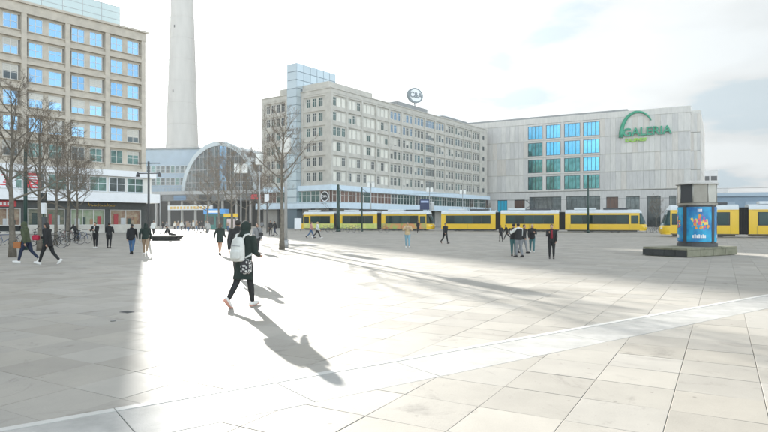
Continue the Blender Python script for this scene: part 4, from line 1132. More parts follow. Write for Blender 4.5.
place_bike(0, 77, 239, 2.9, 'black bicycle at the back right of the bike row', G1)
place_bike(1, 5, 247, .2, 'blue bicycle at the left edge behind the thick trunk', G1)
place_bike(2, 30, 243, .3, 'silver bicycle between the left-most pole and the second tree', G1)
for i, px in enumerate((325, 331, 345, 351, 357, 384)):
    place_bike([1, 0, 2, 0, 1, 3][i], px, 231.8+.2*(i % 2), rb.uniform(-.6, .6), ['blue bicycle left-most before the advert-painted tram', 'black bicycle left of the thick green pole by the tram', 'silver bicycle just right of the thick green pole', 'black bicycle between the two green poles by the tram', 'blue bicycle left of the thin green pole', 'dark red bicycle right of the green poles before the tram'][i], G2)
for kx, (px, py) in enumerate(((655, 232.6), (651, 233))):
    place_bike(kx+1 if kx else 0, px, py, .3, ['black bicycle in the gap between the right hand trams', 'silver bicycle beside the cab of the nearest tram'][kx] if kx == 0 else 'blue bicycle beside the cab of the nearest tram', 'bicycles between the right trams')

# ------------------------------------------------------------------ advertising column on its stone plinth
PZ = .42
corner = Vector((13.65, 26.6)); cl_ = Vector((12.45, 28.4)); cr_ = Vector((17.35, 29.0)); bkc = cl_+(cr_-corner)
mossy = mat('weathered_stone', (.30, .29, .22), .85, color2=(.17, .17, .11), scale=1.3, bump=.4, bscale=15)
PL = tag(empty('stone_plinth'), 'low stone seat plinth with dark left face under the advertising column', 'plinth')
def inset(ps, d):
    c = sum(ps, Vector((0, 0)))/len(ps); return [p+(c-p).normalized()*d for p in ps]
poly = [corner, cr_, bkc, cl_]
m = MB(); m.prism([tuple(p) for p in inset(poly, .12)], 0, PZ-.09, mossy); m.obj('base', PL)
nl = (cl_-corner).normalized(); nrm = Vector((-nl.y, nl.x))*-1
if nrm.y > 0: nrm = -nrm
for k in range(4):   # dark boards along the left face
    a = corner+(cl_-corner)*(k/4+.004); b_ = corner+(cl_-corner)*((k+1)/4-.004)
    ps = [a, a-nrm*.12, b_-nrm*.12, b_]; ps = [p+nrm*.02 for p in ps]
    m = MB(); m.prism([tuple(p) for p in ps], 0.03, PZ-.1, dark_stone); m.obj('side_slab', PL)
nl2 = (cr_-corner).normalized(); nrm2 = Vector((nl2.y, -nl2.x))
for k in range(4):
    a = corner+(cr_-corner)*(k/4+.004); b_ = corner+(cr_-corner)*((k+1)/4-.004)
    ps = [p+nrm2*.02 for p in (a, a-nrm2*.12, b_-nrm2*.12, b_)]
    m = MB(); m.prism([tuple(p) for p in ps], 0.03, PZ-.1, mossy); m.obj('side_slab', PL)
for i in range(3):
    for j in range(3):
        e1 = (cr_-corner); e2 = (cl_-corner)
        q = [corner+e1*((i+a)/3)+e2*((j+b_)/3) for a, b_ in ((.01, .01), (.99, .01), (.99, .99), (.01, .99))]
        m = MB(); m.prism([tuple(p) for p in q], PZ-.09, PZ-.003*((i+j) % 2), mossy); m.obj('top_slab', PL)
AC = tag(empty('advertising_column', (15.4, 29.05, PZ), R(-20)), 'round advertising column with blue posters and octagonal bronze top on a plinth', 'advertising column')
bronze = mat('bronze_panel', (.31, .29, .25), .45, metal=.4, var=.15, scale=2)
bronze_l = mat('pale_metal_panel', (.48, .47, .43), .4, metal=.4, var=.12, scale=2); mesh_d = mat('dark_mesh_panel', (.05, .055, .06), .5)
m = MB(); m.stack([(0, 0, 0, 1.0, 1.0), (0, 0, .16, 1.0, 1.0)], dgrey, 32, False); m.stack([(0, 0, .162, .93, .93), (0, 0, 1.98, .93, .93)], dgrey, 32, False); m.obj('drum', AC)
m = MB(); m.stack([(0, 0, 1.98, 1.0, 1.0), (0, 0, 2.1, 1.0, 1.0)], bronze, 32, False); m.obj('collar', AC)
post_m = bpy.data.materials.new('blue_event_poster'); post_m.use_nodes = True
t = post_m.node_tree; bs = t.nodes['Principled BSDF']; bs.inputs['Roughness'].default_value = .25
tcn = t.nodes.new('ShaderNodeTexCoord'); n = t.nodes.new('ShaderNodeTexNoise'); n.inputs['Scale'].default_value = 1.6; t.links.new(tcn.outputs['Object'], n.inputs['Vector'])
cr2 = t.nodes.new('ShaderNodeValToRGB'); cr2.color_ramp.elements[0].position = .35; cr2.color_ramp.elements[0].color = (.004, .13, .38, 1); cr2.color_ramp.elements[1].position = .65; cr2.color_ramp.elements[1].color = (.02, .42, .68, 1)
t.links.new(n.outputs['Fac'], cr2.inputs['Fac']); t.links.new(cr2.outputs[0], bs.inputs['Base Color'])
splash = [mat('splash_pink', (.75, .10, .22), .4), mat('splash_orange', (.82, .32, .05), .4), mat('splash_yellow', (.85, .62, .15), .4), mat('splash_violet', (.32, .12, .45), .4)]
rp = random.Random(8)
for k in range(4):
    a0_ = k*math.pi/2-math.pi/2-.67; a1_ = a0_+1.34
    pm = MB(); nseg = 8
    def arc_patch(mb, a0, a1, z0, z1, r_, m_, ns=6):
        vs = []
        for rr in (r_, r_+.012):
            for i in range(ns+1):
                a = a0+(a1-a0)*i/ns; vs += [(rr*math.cos(a), rr*math.sin(a), z0), (rr*math.cos(a), rr*math.sin(a), z1)]
        o_ = 2*(ns+1); fs = []
        for i in range(ns):
            fs += [(o_+2*i, o_+2*i+2, o_+2*i+3, o_+2*i+1), (2*i, 2*i+1, 2*i+3, 2*i+2), (2*i+1, o_+2*i+1, o_+2*i+3, 2*i+3), (2*i, 2*i+2, o_+2*i+2, o_+2*i)]
        fs += [(0, o_, o_+1, 1), (2*ns, 2*ns+1, o_+2*ns+1, o_+2*ns)]
        mb.add(vs, fs, m_)
    arc_patch(pm, a0_, a1_, .24, 1.90, .945, post_m, 10); po = pm.obj('poster', AC)
    mid_ = (a0_+a1_)/2
    for i in range(40):
        aa = mid_+rp.gauss(.06, .22); zz_ = 1.12+rp.gauss(0, .15); s = rp.uniform(.03, .09)
        if abs(aa-mid_) > .52: continue
        nn2 = 7; vs = []; rr = .9585+i*.0004
        for j in range(nn2):
            b_ = 2*math.pi*j/nn2; k2 = rp.uniform(.6, 1.2); da = s*k2*math.cos(b_); vs.append((rr*math.cos(aa+da), rr*math.sin(aa+da), zz_+s*1.2*k2*math.sin(b_)))
        q = MB(); q.add(vs, [tuple(range(nn2))], splash[rp.randrange(4)])
        if i == 0: art = q
        else: art.add(vs, [tuple(range(nn2))], splash[rp.randrange(4)])
    art.obj('poster_art', po)
    lt = MB()
    for i in range(7): arc_patch(lt, mid_-.36+i*.10, mid_-.36+i*.10+.07, .42, .56+.03*(i % 2), .958, letter_white, 1)
    for i in range(3): arc_patch(lt, mid_-.10+i*.08, mid_-.10+i*.08+.055, 1.66, 1.80, .958, letter_white, 1)
    lt.obj('poster_text', po)
    fm_ = MB(); arc_patch(fm_, a1_+.02, a1_+.21, .17, 1.97, .95, mesh_d, 2); fm_.obj('poster_frame', AC)
m = MB()
r8 = .96; m.stack([(0, 0, 2.1, r8-.13, r8-.13), (0, 0, 3.02, r8-.13, r8-.13)], dgrey, 8, False); m.obj('octagon_core', AC)
for k in range(8):
    a0_ = 2*math.pi*k/8+R(26); a1_ = a0_+2*math.pi/8
    p0 = Vector((r8*math.cos(a0_), r8*math.sin(a0_))); p1 = Vector((r8*math.cos(a1_), r8*math.sin(a1_)))
    f0, f1 = p0.lerp(p1, .04), p0.lerp(p1, .96); inn = [f0*.96, f1*.96]
    m = MB(); mm2 = [mesh_d if k == 4 else bronze, bronze_l][0 if k in (4, 5) else 1]
    m.prism([tuple(f0), tuple(f1), tuple(inn[1]), tuple(inn[0])], 2.12, 3.0, mm2); m.obj('octagon_panel', AC)
    m = MB(); m.tube([(p0.x, p0.y, 2.1), (p0.x, p0.y, 3.02)], .025, bronze_l, 6); m.obj('corner_rib', AC)
m = MB(); m.stack([(0, 0, 3.0, 1.06, 1.06), (0, 0, 3.05, 1.06, 1.06), (0, 0, 3.2, .35, .35), (0, 0, 3.21, .02, .02)], concrete_l, 24, False); m.obj('roof_cap', AC)

AC.scale = (.9, .9, 1.0)
# ------------------------------------------------------------------ round wooden bench
wood = mat('grey_wood', (.34, .31, .27), .7, var=.3, scale=4)
BN = tag(empty('wooden_bench', at(166, 240.0), .15), 'large low boat-shaped bench in the sun behind the left group', 'bench')
BN.scale = (1.15, 1.15, 1.25)
def lens(w_, d_, n=9): 
    return [(w_*math.cos(math.pi*k/n), d_*math.sin(math.pi*k/n)) for k in range(n+1)]+[(-w_*math.cos(math.pi*k/n), -d_*math.sin(math.pi*k/n)) for k in range(1, n)]
m = MB(); m.prism(lens(1.0, .6), 0, .28, dark_stone, lens(1.35, .9)); m.obj('base', BN)
for k in range(9):
    y0 = -1.05+k*.235; y1 = y0+.22; hw = 1.55*math.sqrt(max(.15, 1-(abs((y0+y1)/2)/1.2)**2))
    m = MB(); m.box(-hw, hw, y0, y1, .28, .36, wood, bev=.01); m.obj('seat_slat', BN)
# teal kiosk with blue sign by the station
KS = tag(empty('kiosk', atY(215, 120), 0), 'teal kiosk with blue and white sign under the station deck', 'kiosk')
teal = mat('teal_paint', (.03, .20, .18), .5, var=.1)
m = MB(); m.box(-2.1, 2.1, 0, 2.5, 0, 3.0, teal, bev=.03); m.obj('body', KS)
m = MB(); m.box(-2.2, 2.2, -.5, 2.6, 3.003, 4.1, mat('bright_blue_sign', (.08, .35, .75), .4), bev=.04); k1 = m.obj('canopy', KS)
m = MB(); m.box(-1.2, 1.2, -.53, -.502, 3.3, 3.8, letter_white); m.obj('sign_letters', k1)
m = MB(); m.box(-1.8, -.2, -.03, -.003, .9, 2.6, gl_dark); m.box(.2, 1.8, -.03, -.003, .3, 2.6, gl_dark); m.obj('window', KS)
# white advertising board near the tram head
o = tag(empty('notice_board', atY(298, 96), 0), 'small white notice board left of the tram cab', 'sign')
m = MB(); m.box(-.55, .55, -.08, .08, .35, 2.1, white_metal, bev=.04); m.obj('panel', o)
m = MB(); m.tube([(-.45, 0, 0), (-.45, 0, .4)], .05, dgrey, 6); m.tube([(.45, 0, 0), (.45, 0, .4)], .05, dgrey, 6); m.obj('leg', o)
o = tag(empty('notice_board', atY(231, 100), 0), 'yellow topped poster case by the trees in front of the station', 'sign')
m = MB(); m.box(-.8, .8, -.12, .12, .3, 2.2, green_metal, bev=.04); q = m.obj('case', o)
m = MB(); m.box(-.65, .65, -.14, -.121, .5, 2.0, mat('pale_poster', (.6, .5, .5), .5)); m.obj('poster', q)
m = MB(); m.box(-1.2, 1.2, -.2, .2, 2.3, 2.9, mat('yellow_sign', (.75, .5, .03), .5), bev=.04); m.obj('sign_panel', o)
m = MB(); m.tube([(-.6, 0, 0), (-.6, 0, 2.4)], .06, dgrey, 6); m.tube([(.6, 0, 0), (.6, 0, 2.4)], .06, dgrey, 6); m.obj('leg', o)
# drain covers
for i, (px, py, lb) in enumerate(((127, 312, 'small dark iron drain cover at the edge of the building shadow'), (113, 321, 'tiny round iron cover left of the drain in the shade'))):
    p = at(px, py); o = MB(); 
    if i == 0:
        o.box(-.16, .16, -.11, .11, -.02, .006, dgrey)
        for k in range(5): o.box(-.14, .14, -.09+k*.042, -.07+k*.042, .006, .010, black_metal)
    else: o.stack([(0, 0, -.02, .06, .06), (0, 0, .006, .06, .06)], dgrey, 16, False)
    dc = tag(o.obj('drain_cover', None, (p.x, p.y, 0), slab_ang), lb, 'drain cover'); dc.scale = (.7, .7, 1)
# ------------------------------------------------------------------ people
cloth = {}
def cl_m(name, col, r=.85):
    return mat(name, col, r, var=.18, scale=6, bump=.8, bscale=9)
skin = mat('skin', (.48, .29, .20), .55); skin_d = mat('tanned_skin', (.36, .21, .14), .55)
eye_m = mat('eye', (.03, .02, .02), .2)
black_c = cl_m('black_cloth', (.018, .019, .020)); dgreen_c = cl_m('dark_green_cloth', (.012, .025, .020)); olive_c = cl_m('olive_cloth', (.07, .085, .045))
navy_c = cl_m('navy_cloth', (.02, .03, .06)); jean = cl_m('blue_jeans', (.06, .13, .25)); ljean = cl_m('light_jeans', (.22, .38, .46)); tealj = cl_m('teal_jeans', (.06, .16, .17))
beige_c = cl_m('beige_cloth', (.55, .42, .25)); grey_c = cl_m('grey_cloth', (.22, .23, .24)); lgrey_c = cl_m('light_grey_cloth', (.42, .43, .42)); white_c = cl_m('white_cloth', (.68, .69, .66))
red_c = cl_m('dark_red_cloth', (.25, .015, .03)); brown_c = cl_m('brown_cloth', (.16, .10, .06)); tan_c = cl_m('tan_cloth', (.30, .22, .15)); pink_c = cl_m('pink_cloth', (.55, .28, .25))
hair_k = mat('black_hair', (.015, .012, .010), .5, bump=.5, scale=3, bscale=60); hair_b = mat('brown_hair', (.08, .045, .025), .5, bump=.5, bscale=60, scale=3); hair_y = mat('blond_hair', (.50, .36, .18), .5, bump=.5, bscale=60, scale=3); hair_g = mat('grey_hair', (.42, .42, .40), .5, scale=3, bscale=60, bump=.5)
shoe_w = mat('white_shoe', (.70, .69, .66), .5); shoe_k = mat('black_shoe', (.02, .02, .02), .4); shoe_p = mat('salmon_sole', (.55, .28, .22), .6)
REM = []
def remesh(o, vox, smooth=3):
    m = o.modifiers.new('r', 'REMESH'); m.mode = 'VOXEL'; m.voxel_size = vox; m.use_smooth_shade = True
    s = o.modifiers.new('s', 'SMOOTH'); s.factor = .5; s.iterations = smooth
    REM.append(o); return o
def flush_remesh():
    dg = bpy.context.evaluated_depsgraph_get(); res = []
    for o in REM: res.append(bpy.data.meshes.new_from_object(o.evaluated_get(dg)))
    for o, me in zip(REM, res):
        o.modifiers.clear(); me.name = o.name; extra = EXTRA.get(o.name)
        if extra:     # fingers, eyes: joined to the same mesh
            b = bmesh.new(); b.from_mesh(me); 
            n0 = len(me.materials)
            xm = extra.mesh('x')
            for mm in extra.mats: me.materials.append(mm)
            for p in xm.polygons: p.material_index += n0
            b.from_mesh(xm); b.to_mesh(me); b.free(); bpy.data.meshes.remove(xm)
        o.data = me
EXTRA = {}
def V(*a): return Vector(a)
def person(px, py, yaw, h, label, top=black_c, legs=black_c, shoe=shoe_k, hair=hair_k, style='jacket', long_hair=False, hood=False, hooddown=False,
           L=(25, 5), Rr=(-22, 20), armL=(-20, 15), armR=(20, 15), spreadL=8, spreadR=8, lean=3, head=0, build=1.0, hem=.50, vest=None, inner=None,
           loc=None, group='people crossing the square', seat=None, barelegs=False, vox=None, skinm=skin, mirror=False, twist=0, ground=0.0):
    """faces +y before the turn yaw (degrees, 0 = away from the viewer, 90 = to the left)"""
    p0 = Vector(loc) if loc else at(px, py)
    o = tag(empty('person', (p0.x, p0.y, p0.z), R(yaw)), label, 'person', group)
    dist = p0.y; vox = vox or (.011 if dist < 15 else .016 if dist < 35 else .022)
    w_ = build; mb = MB()
    hipz, shz = .530*h, .815*h; hw = .052*h*w_; sw = .105*h*w_
    lg = []
    for sgn, (a, k) in ((-1, L), (1, Rr)):
        a, k = R(a), R(k); hip = V(sgn*hw, 0, hipz); kn = hip+V(sgn*.004*h, math.sin(a), -math.cos(a))*.245*h
        an = kn+V(0, math.sin(a-k), -math.cos(a-k))*.243*h; lg.append([hip, kn, an, a-k])
    low = min(l[2].z-(0.042*h if abs(l[3]) < .5 else .07*h) for l in lg)
    if seat is not None: low = hipz-seat
    dz = V(0, 0, -low)
    for l in lg: 
        for q in range(3): l[q] = l[q]+dz
    pel = V(0, 0, hipz)+dz; ln_ = R(lean)
    def T(x, y, z):      # torso point, leaned about the pelvis
        zz = z-hipz; return V(x, y*math.cos(ln_)+zz*math.sin(ln_), -y*math.sin(ln_)+zz*math.cos(ln_))+pel
    def S(mb_, secs, m_, n=18):
        vs = []
        for cx, cy, z, rx, ry in secs:
            for j in range(n):
                t_ = 2*math.pi*j/n; vs.append(T(cx+rx*math.cos(t_), cy+ry*math.sin(t_), z))
        k = len(secs); fs = []
        for i in range(k-1):
            for j in range(n):
                a_ = i*n+j; b_ = i*n+(j+1) % n; fs.append((a_, b_, b_+n, a_+n))
        fs += [tuple(range(n-1, -1, -1)), tuple(range((k-1)*n, k*n))]; mb_.add(vs, fs, m_, True)
    # torso
    S(mb, [(0, 0, .50*h, .078*h*w_, .06*h), (0, 0, .54*h, .092*h*w_, .066*h), (0, 0, .62*h, .074*h*w_, .056*h), (0, .003*h, .72*h, .088*h*w_, .062*h), (0, .0, .79*h, .098*h*w_, .058*h), (0, -.003*h, .825*h, .075*h*w_, .045*h), (0, -.003*h, .845*h, .035*h, .035*h)], skinm)
    hd = T(0, .012*h, .925*h)
    mb.tube([T(0, -.004*h, .82*h), T(0, .004*h, .885*h)], .030*h, skinm, 12)
    mb.ell(hd, (.043*h, .055*h, .062*h), skinm, 18, 12, rot=(-ln_, 0, R(head)))
    hm = Euler((0, 0, R(head))).to_matrix()
    def Hd(x, y, z): return hd+hm @ V(x*h, y*h, z*h)
    mb.ell(Hd(0, .018, -.030), (.030*h, .034*h, .030*h), skinm, 12, 8)
    mb.tube([Hd(0, .048, .008), Hd(0, .062, -.010)], [.005*h, .009*h], skinm, 8, round_=True)
    for s_ in (-1, 1): mb.ell(Hd(s_*.043, -.002, -.003), (.007*h, .012*h, .018*h), skinm, 8, 6)
    mb.tube([Hd(-.012, .053, -.030), Hd(.012, .053, -.030)], .004*h, skinm, 6, round_=True)
    ex = MB()
    for s_ in (-1, 1): ex.ell(Hd(s_*.017, .0505, .004), (.0055*h, .004*h, .004*h), eye_m, 8, 5)
    # legs
    for hip, kn, an, sh in lg:
        mb.tube([hip+V(0, 0, .01*h), hip.lerp(kn, .5), kn, kn.lerp(an, .35), an], [.050*h*w_, .043*h*w_, .031*h, .030*h, .020*h], skinm, 12, round_=True)
        fd = V(0, math.cos(sh), math.sin(sh))
        mb.tube([an-fd*.02*h-V(0, 0, .015*h), an+fd*.05*h-V(0, 0, .022*h), an+fd*.105*h-V(0, 0, .028*h)], [.022*h, .021*h, .015*h], skinm, 8, round_=True)
    # arms
    arms = []
    for sgn, (a, k), sp in ((-1, armL, spreadL), (1, armR, spreadR)):
        a, k, sp = R(a), R(k), R(sp)
        s_ = T(sgn*sw, 0, shz-.01*h)
        d1 = V(sgn*math.sin(sp), math.sin(a)*math.cos(sp), -math.cos(a)*math.cos(sp)).normalized()
        el = s_+d1*.168*h
        b_ = a+k; d2 = V(sgn*math.sin(sp)*(.3-k*1.2)-sgn*.12*k, math.sin(b_)*math.cos(sp), -math.cos(b_)*math.cos(sp)).normalized()
        wr = el+d2*.145*h; arms.append((s_, el, wr, d2, sgn))
        mb.tube([s_, s_.lerp(el, .5), el, el.lerp(wr, .4), wr], [.030*h, .025*h, .020*h, .020*h, .014*h], skinm, 12, round_=True)
        # hand: palm, four curled fingers, thumb
        nrm = d2.cross(V(0, 0, 1)) if abs(d2.z) < .8 else d2.cross(V(1, 0, 0)) if 0 else V(-sgn, 0, 0)
        inn = (nrm-d2*nrm.dot(d2)).normalized(); sd_ = d2.cross(inn).normalized()
        if sd_.y < 0: sd_ = -sd_
        pc = wr+d2*.028*h
        mb.tube([wr, pc, wr+d2*.048*h], [.013*h, .017*h, .015*h], skinm, 8, round_=True)
        for f in range(4):
            b0 = wr+d2*.046*h+sd_*(.012-.008*f)*h; l_ = (.020, .023, .021, .016)[f]*h
            ex.tube([b0, b0+d2*l_*.9+inn*.003*h, b0+d2*l_*1.5+inn*.016*h, b0+d2*l_*1.3+inn*.026*h], [.0048*h, .0046*h, .0042*h, .0036*h], skinm, 6, round_=True)
        b0 = wr+d2*.018*h+sd_*.014*h
        ex.tube([b0, b0+d2*.016*h+sd_*.012*h+inn*.004*h, b0+d2*.032*h+sd_*.012*h+inn*.010*h], [.0058*h, .0052*h, .004*h], skinm, 6, round_=True)
    body = mb.obj('body', o); EXTRA[body.name] = ex; remesh(body, vox)
    # trousers
    if not barelegs:
        tb = MB()
        S(tb, [(0, 0, .485*h, .088*h*w_, .068*h), (0, 0, .54*h, .099*h*w_, .073*h), (0, 0, .60*h, .084*h*w_, .064*h)], legs)
        for hip, kn, an, sh in lg:
            fl = .026 if style != 'wide' else .038
            tb.tube([hip, hip.lerp(kn, .5), kn, kn.lerp(an, .4), kn.lerp(an, .95)], [.058*h*w_, .050*h*w_, .039*h, .036*h if style != 'wide' else .042*h, fl*h], legs, 12, round_=False)
        remesh(tb.obj('trousers', o), vox)
    # shoes
    for hip, kn, an, sh in lg:
        fd = V(0, math.cos(sh), math.sin(sh)); dn = V(0, math.sin(sh), -math.cos(sh)) if 1 else V(0, 0, -1)
        s = MB(); b0 = an-fd*.030*h+dn*.010*h
        s.tube([b0, b0+fd*.04*h+dn*.004*h, b0+fd*.10*h+dn*.014*h, b0+fd*.145*h+dn*.020*h], [.027*h, .029*h, .025*h, .017*h], shoe, 12, round_=True)
        sl = s.obj('shoe', o); z = MB(); z.tube([b0+dn*.022*h-fd*.01*h, b0+fd*.14*h+dn*.024*h], [.022*h, .021*h], shoe_p if shoe is shoe_w and dist < 15 else (shoe_w if shoe is shoe_w else shoe_k), 10, round_=True); z.obj('sole', sl)
    # top garment
    tb = MB(); he = hem; r_ = 1.16
    secs = [(0, 0, he*h, (.105 if he > .45 else .118)*h*w_, (.082 if he > .45 else .105)*h), (0, 0, min(.54, he+.1)*h, .106*h*w_, .084*h), (0, 0, .62*h, .094*h*w_, .076*h), (0, .003*h, .72*h, .104*h*w_, .080*h), (0, 0, .79*h, .110*h*w_, .072*h), (0, -.003*h, .828*h, .085*h*w_, .056*h), (0, -.003*h, .862*h, .043*h, .043*h)]
    S(tb, secs, top)
    for s_, el, wr, d2, sgn in arms:
        tb.tube([s_, s_.lerp(el, .5), el, el.lerp(wr, .5), el.lerp(wr, .97)], [.043*h, .038*h, .034*h, .031*h, .026*h], top, 12, round_=True)
    if hooddown: tb.ell(T(0, -.045*h, .85*h), (.06*h, .04*h, .035*h), top, 12, 8)
    jk = remesh(tb.obj({'jacket': 'jacket', 'coat': 'coat', 'wide': 'jacket'}.get(style, 'jacket'), o), vox, 4)
    if vest:
        v = MB(); S(v, [(a_, b_, c_, d_*1.05, e_*1.08) for a_, b_, c_, d_, e_ in secs[:-1]], vest); remesh(v.obj('vest', o), vox, 3)
    if inner:
        v = MB(); S(v, [(0, .04*h, .60*h, .045*h, .052*h), (0, .04*h, .72*h, .045*h, .054*h), (0, .03*h, .83*h, .035*h, .04*h)], inner, 12); v.obj('shirt', o)
    # hair / hood
    if hood:
        hb = MB(); hb.ell(Hd(0, -.012, .006), (.060*h, .068*h, .078*h), top, 18, 12); S(hb, [(0, -.012*h, .83*h, .075*h, .062*h), (0, -.008*h, .885*h, .058*h, .058*h)], top)
        remesh(hb.obj('hood', o), vox, 3)
        fr_ = MB(); fr_.ell(Hd(0, .032, -.004), (.038*h, .032*h, .052*h), skinm, 12, 8); 
    else:
        hb = MB(); hb.ell(Hd(0, -.010, .014), (.049*h, .056*h, .060*h), hair, 16, 10)
        if long_hair: hb.tube([Hd(0, -.030, .01), Hd(0, -.045, -.045), Hd(.004, -.05, -.10)], [.046*h, .045*h, .026*h], hair, 12, round_=True)
        remesh(hb.obj('hair', o), vox, 2)
    o['h'] = h
    return o, T, arms, lg
def hfrom(py, ytop): return (py-ytop)/F*at(0, py).y

# -- hooded woman in the foreground with backpack and patterned bag
YW = -22
o, T, arms, lg = person(243.8, 306.5, YW, 1.66, 'woman in a dark hooded coat and white sneakers walking away, nearest the viewer', top=dgreen_c, legs=black_c, shoe=shoe_w, style='coat', hood=True,
    L=(-15, 26), Rr=(13, 3), armL=(12, 70), armR=(5, 70), spreadL=8, spreadR=8, lean=6, hem=.325, build=1.02)
hh = 1.66
wp = cl_m('pale_canvas', (.60, .61, .58)); W = Matrix.Translation(o.location) @ Matrix.Rotation(R(YW), 4, 'Z')
bpk = tag(empty('backpack', W @ T(-.01, -.20, .66*hh), R(YW)), 'pale grey canvas backpack on the back of the hooded woman', 'backpack')
m = MB(); m.stack([(0, 0, -.22, .10, .06), (0, 0, -.20, .145, .085), (0, -.01, -.08, .155, .10), (0, 0, .08, .145, .09), (0, .01, .19, .12, .075), (0, .02, .245, .07, .045)], wp, 20); bo = m.obj('bag_body', bpk); remesh(bo, .010, 4)
m = MB(); m.stack([(0, -.08, -.18, .08, .03), (0, -.09, -.15, .115, .045), (0, -.09, -.03, .11, .045), (0, -.08, .01, .09, .03)], wp, 16); remesh(m.obj('front_pocket', bpk), .008, 3)
m = MB(); m.tube([(-.1, -.075, .08), (0, -.10, .085), (.1, -.075, .08)], .006, grey_c, 6); m.obj('zip', bpk)
for s_ in (-1, 1):
    m = MB(); m.tube([(s_*.07, .05, .20), (s_*.10, .10, .285), (s_*.12, .19, .30), (s_*.135, .285, .19), (s_*.15, .29, .02), (s_*.17, .18, -.10), (s_*.13, .05, -.15)], .018, wp, 8); m.obj('strap', bpk)
pat = bpy.data.materials.new('patterned_fabric'); pat.use_nodes = True; t = pat.node_tree
vo = t.nodes.new('ShaderNodeTexVoronoi'); vo.inputs['Scale'].default_value = 22; tcn = t.nodes.new('ShaderNodeTexCoord'); t.links.new(tcn.outputs['Object'], vo.inputs['Vector'])
cr3 = t.nodes.new('ShaderNodeValToRGB'); cr3.color_ramp.interpolation = 'CONSTANT'; cr3.color_ramp.elements[0].color = (.6, .6, .58, 1); cr3.color_ramp.elements[1].position = .42; cr3.color_ramp.elements[1].color = (.03, .03, .035, 1)
t.links.new(vo.outputs['Distance'], cr3.inputs['Fac']); t.links.new(cr3.outputs[0], t.nodes['Principled BSDF'].inputs['Base Color'])
hbag = tag(empty('shoulder_bag', W @ T(.15, -.13, .475*hh), R(YW)), 'black and white patterned bag hanging at the hooded woman\'s hip', 'bag')
m = MB(); m.box(-.09, .09, -.05, .05, -.14, .14, pat, bev=.03); m.obj('bag_body', hbag)
m = MB(); m.tube([(-.07, 0, .13), (-.1, .04, .3), (-.12, .10, .52)], .012, pat, 6); m.obj('strap', hbag)
place = person
place(240.5, 286, 5, 1.74, 'dark-haired man in black directly ahead of the foreground woman, mostly hidden by her', top=black_c, hooddown=True, L=(20, 5), Rr=(-18, 25), build=1.1, loc=at(237.8, 277))
place(220, 255, -8, hfrom(255, 222.5), 'woman in short dark green coat with bare legs left of the foreground woman', top=dgreen_c, style='coat', hair=hair_b, long_hair=True, barelegs=True, hem=.40, L=(14, 4), Rr=(-10, 14), spreadL=14, armL=(-25, 10), armR=(10, 50))
place(257.5, 252, 175, hfrom(252, 222.5), 'man in dark jacket walking right of the foreground woman, before the bare trees', top=grey_c, legs=black_c, hair=hair_b, L=(22, 6), Rr=(-16, 24))
m = tag(empty('shoulder_bag', at(257.5, 252)+Vector((.22, -.16, .95))), 'dark shoulder bag of the man right of the foreground woman', 'bag')
q = MB(); q.box(-.11, .11, -.05, .05, -.10, .10, black_c, bev=.03); q.obj('bag_body', m); q = MB(); q.tube([(-.1, 0, .12), (-.2, 0, .35), (-.32, .08, .55)], .014, black_c, 6); q.obj('strap', m)
place(208, 236.6, 170, 1.65, 'lone figure in light grey left of the short-coated woman', top=lgrey_c, legs=grey_c, hair=hair_g, L=(10, 5), Rr=(-10, 10))
place(270.5, 235.2, 200, 1.72, 'left of a pair in black standing at the store corner', L=(5, 2), Rr=(-5, 5))
place(275, 235.4, 140, 1.68, 'right of a pair in black walking at the store corner', L=(20, 5), Rr=(-18, 20), legs=navy_c)
place(311, 237.8, -80, 1.66, 'woman in pale pink top, jeans, left of two strolling before the tram cab', top=pink_c, legs=jean, hair=hair_b, long_hair=True, L=(24, 4), Rr=(-20, 25))
place(317.3, 238.2, -85, 1.66, 'woman in white top and dark trousers, right of two strolling before the tram cab', top=white_c, legs=black_c, hair=hair_y, long_hair=True, L=(26, 4), Rr=(-22, 28), shoe=shoe_w)
place(407.5, 247.5, 178, hfrom(247.5, 221.8), 'man in beige jacket and light blue jeans holding hands to his face', top=beige_c, legs=ljean, hair=hair_b, L=(12, 4), Rr=(-6, 12), armL=(40, 95), armR=(40, 95), spreadL=20, spreadR=20, shoe=shoe_w, build=1.1)
place(418, 232.9, 10, 1.72, 'figure in dark coat standing close to the tram behind the beige-jacketed man', style='coat', hem=.38, L=(3, 2), Rr=(-3, 3))
place(445, 243.2, -150, hfrom(243.2, 222.4), 'man in black walking alone before the coupling of the trams', L=(18, 3), Rr=(-16, 30), build=1.08)
place(500.8, 241, 15, hfrom(241, 225), 'figure in black at the far left of the group before the centre tram', L=(8, 2), Rr=(-8, 12), loc=at(500.8, 241))
place(507, 239.3, 100, hfrom(239.3, 223.8), 'figure in black striding left, behind the standing group', L=(32, 6), Rr=(-26, 30), lean=14)
place(518.5, 257, 25, hfrom(257, 222.6), 'man in black vest with white sleeves and grey trousers in the standing group', top=white_c, vest=black_c, legs=grey_c, hair=hair_k, style='wide', L=(5, 2), Rr=(-6, 8), armL=(45, 70), armR=(10, 20), spreadL=20, build=1.12)
place(513.5, 256, -20, hfrom(256, 223), 'man in black close behind the white-sleeved man, overlapped by him', top=black_c, legs=tealj, hair=hair_k, L=(6, 2), Rr=(-5, 6), armL=(50, 60), build=1.05)
place(523.5, 253, -140, hfrom(253, 224), 'figure in black to the right of the white-sleeved man', legs=grey_c, L=(14, 3), Rr=(-14, 18), spreadR=16)
place(532, 252.3, 170, hfrom(252.3, 223.8), 'blond woman in black quilted jacket and teal jeans', top=black_c, legs=tealj, hair=hair_y, long_hair=True, shoe=shoe_w, L=(12, 3), Rr=(-10, 12), armL=(30, 80), hem=.47)
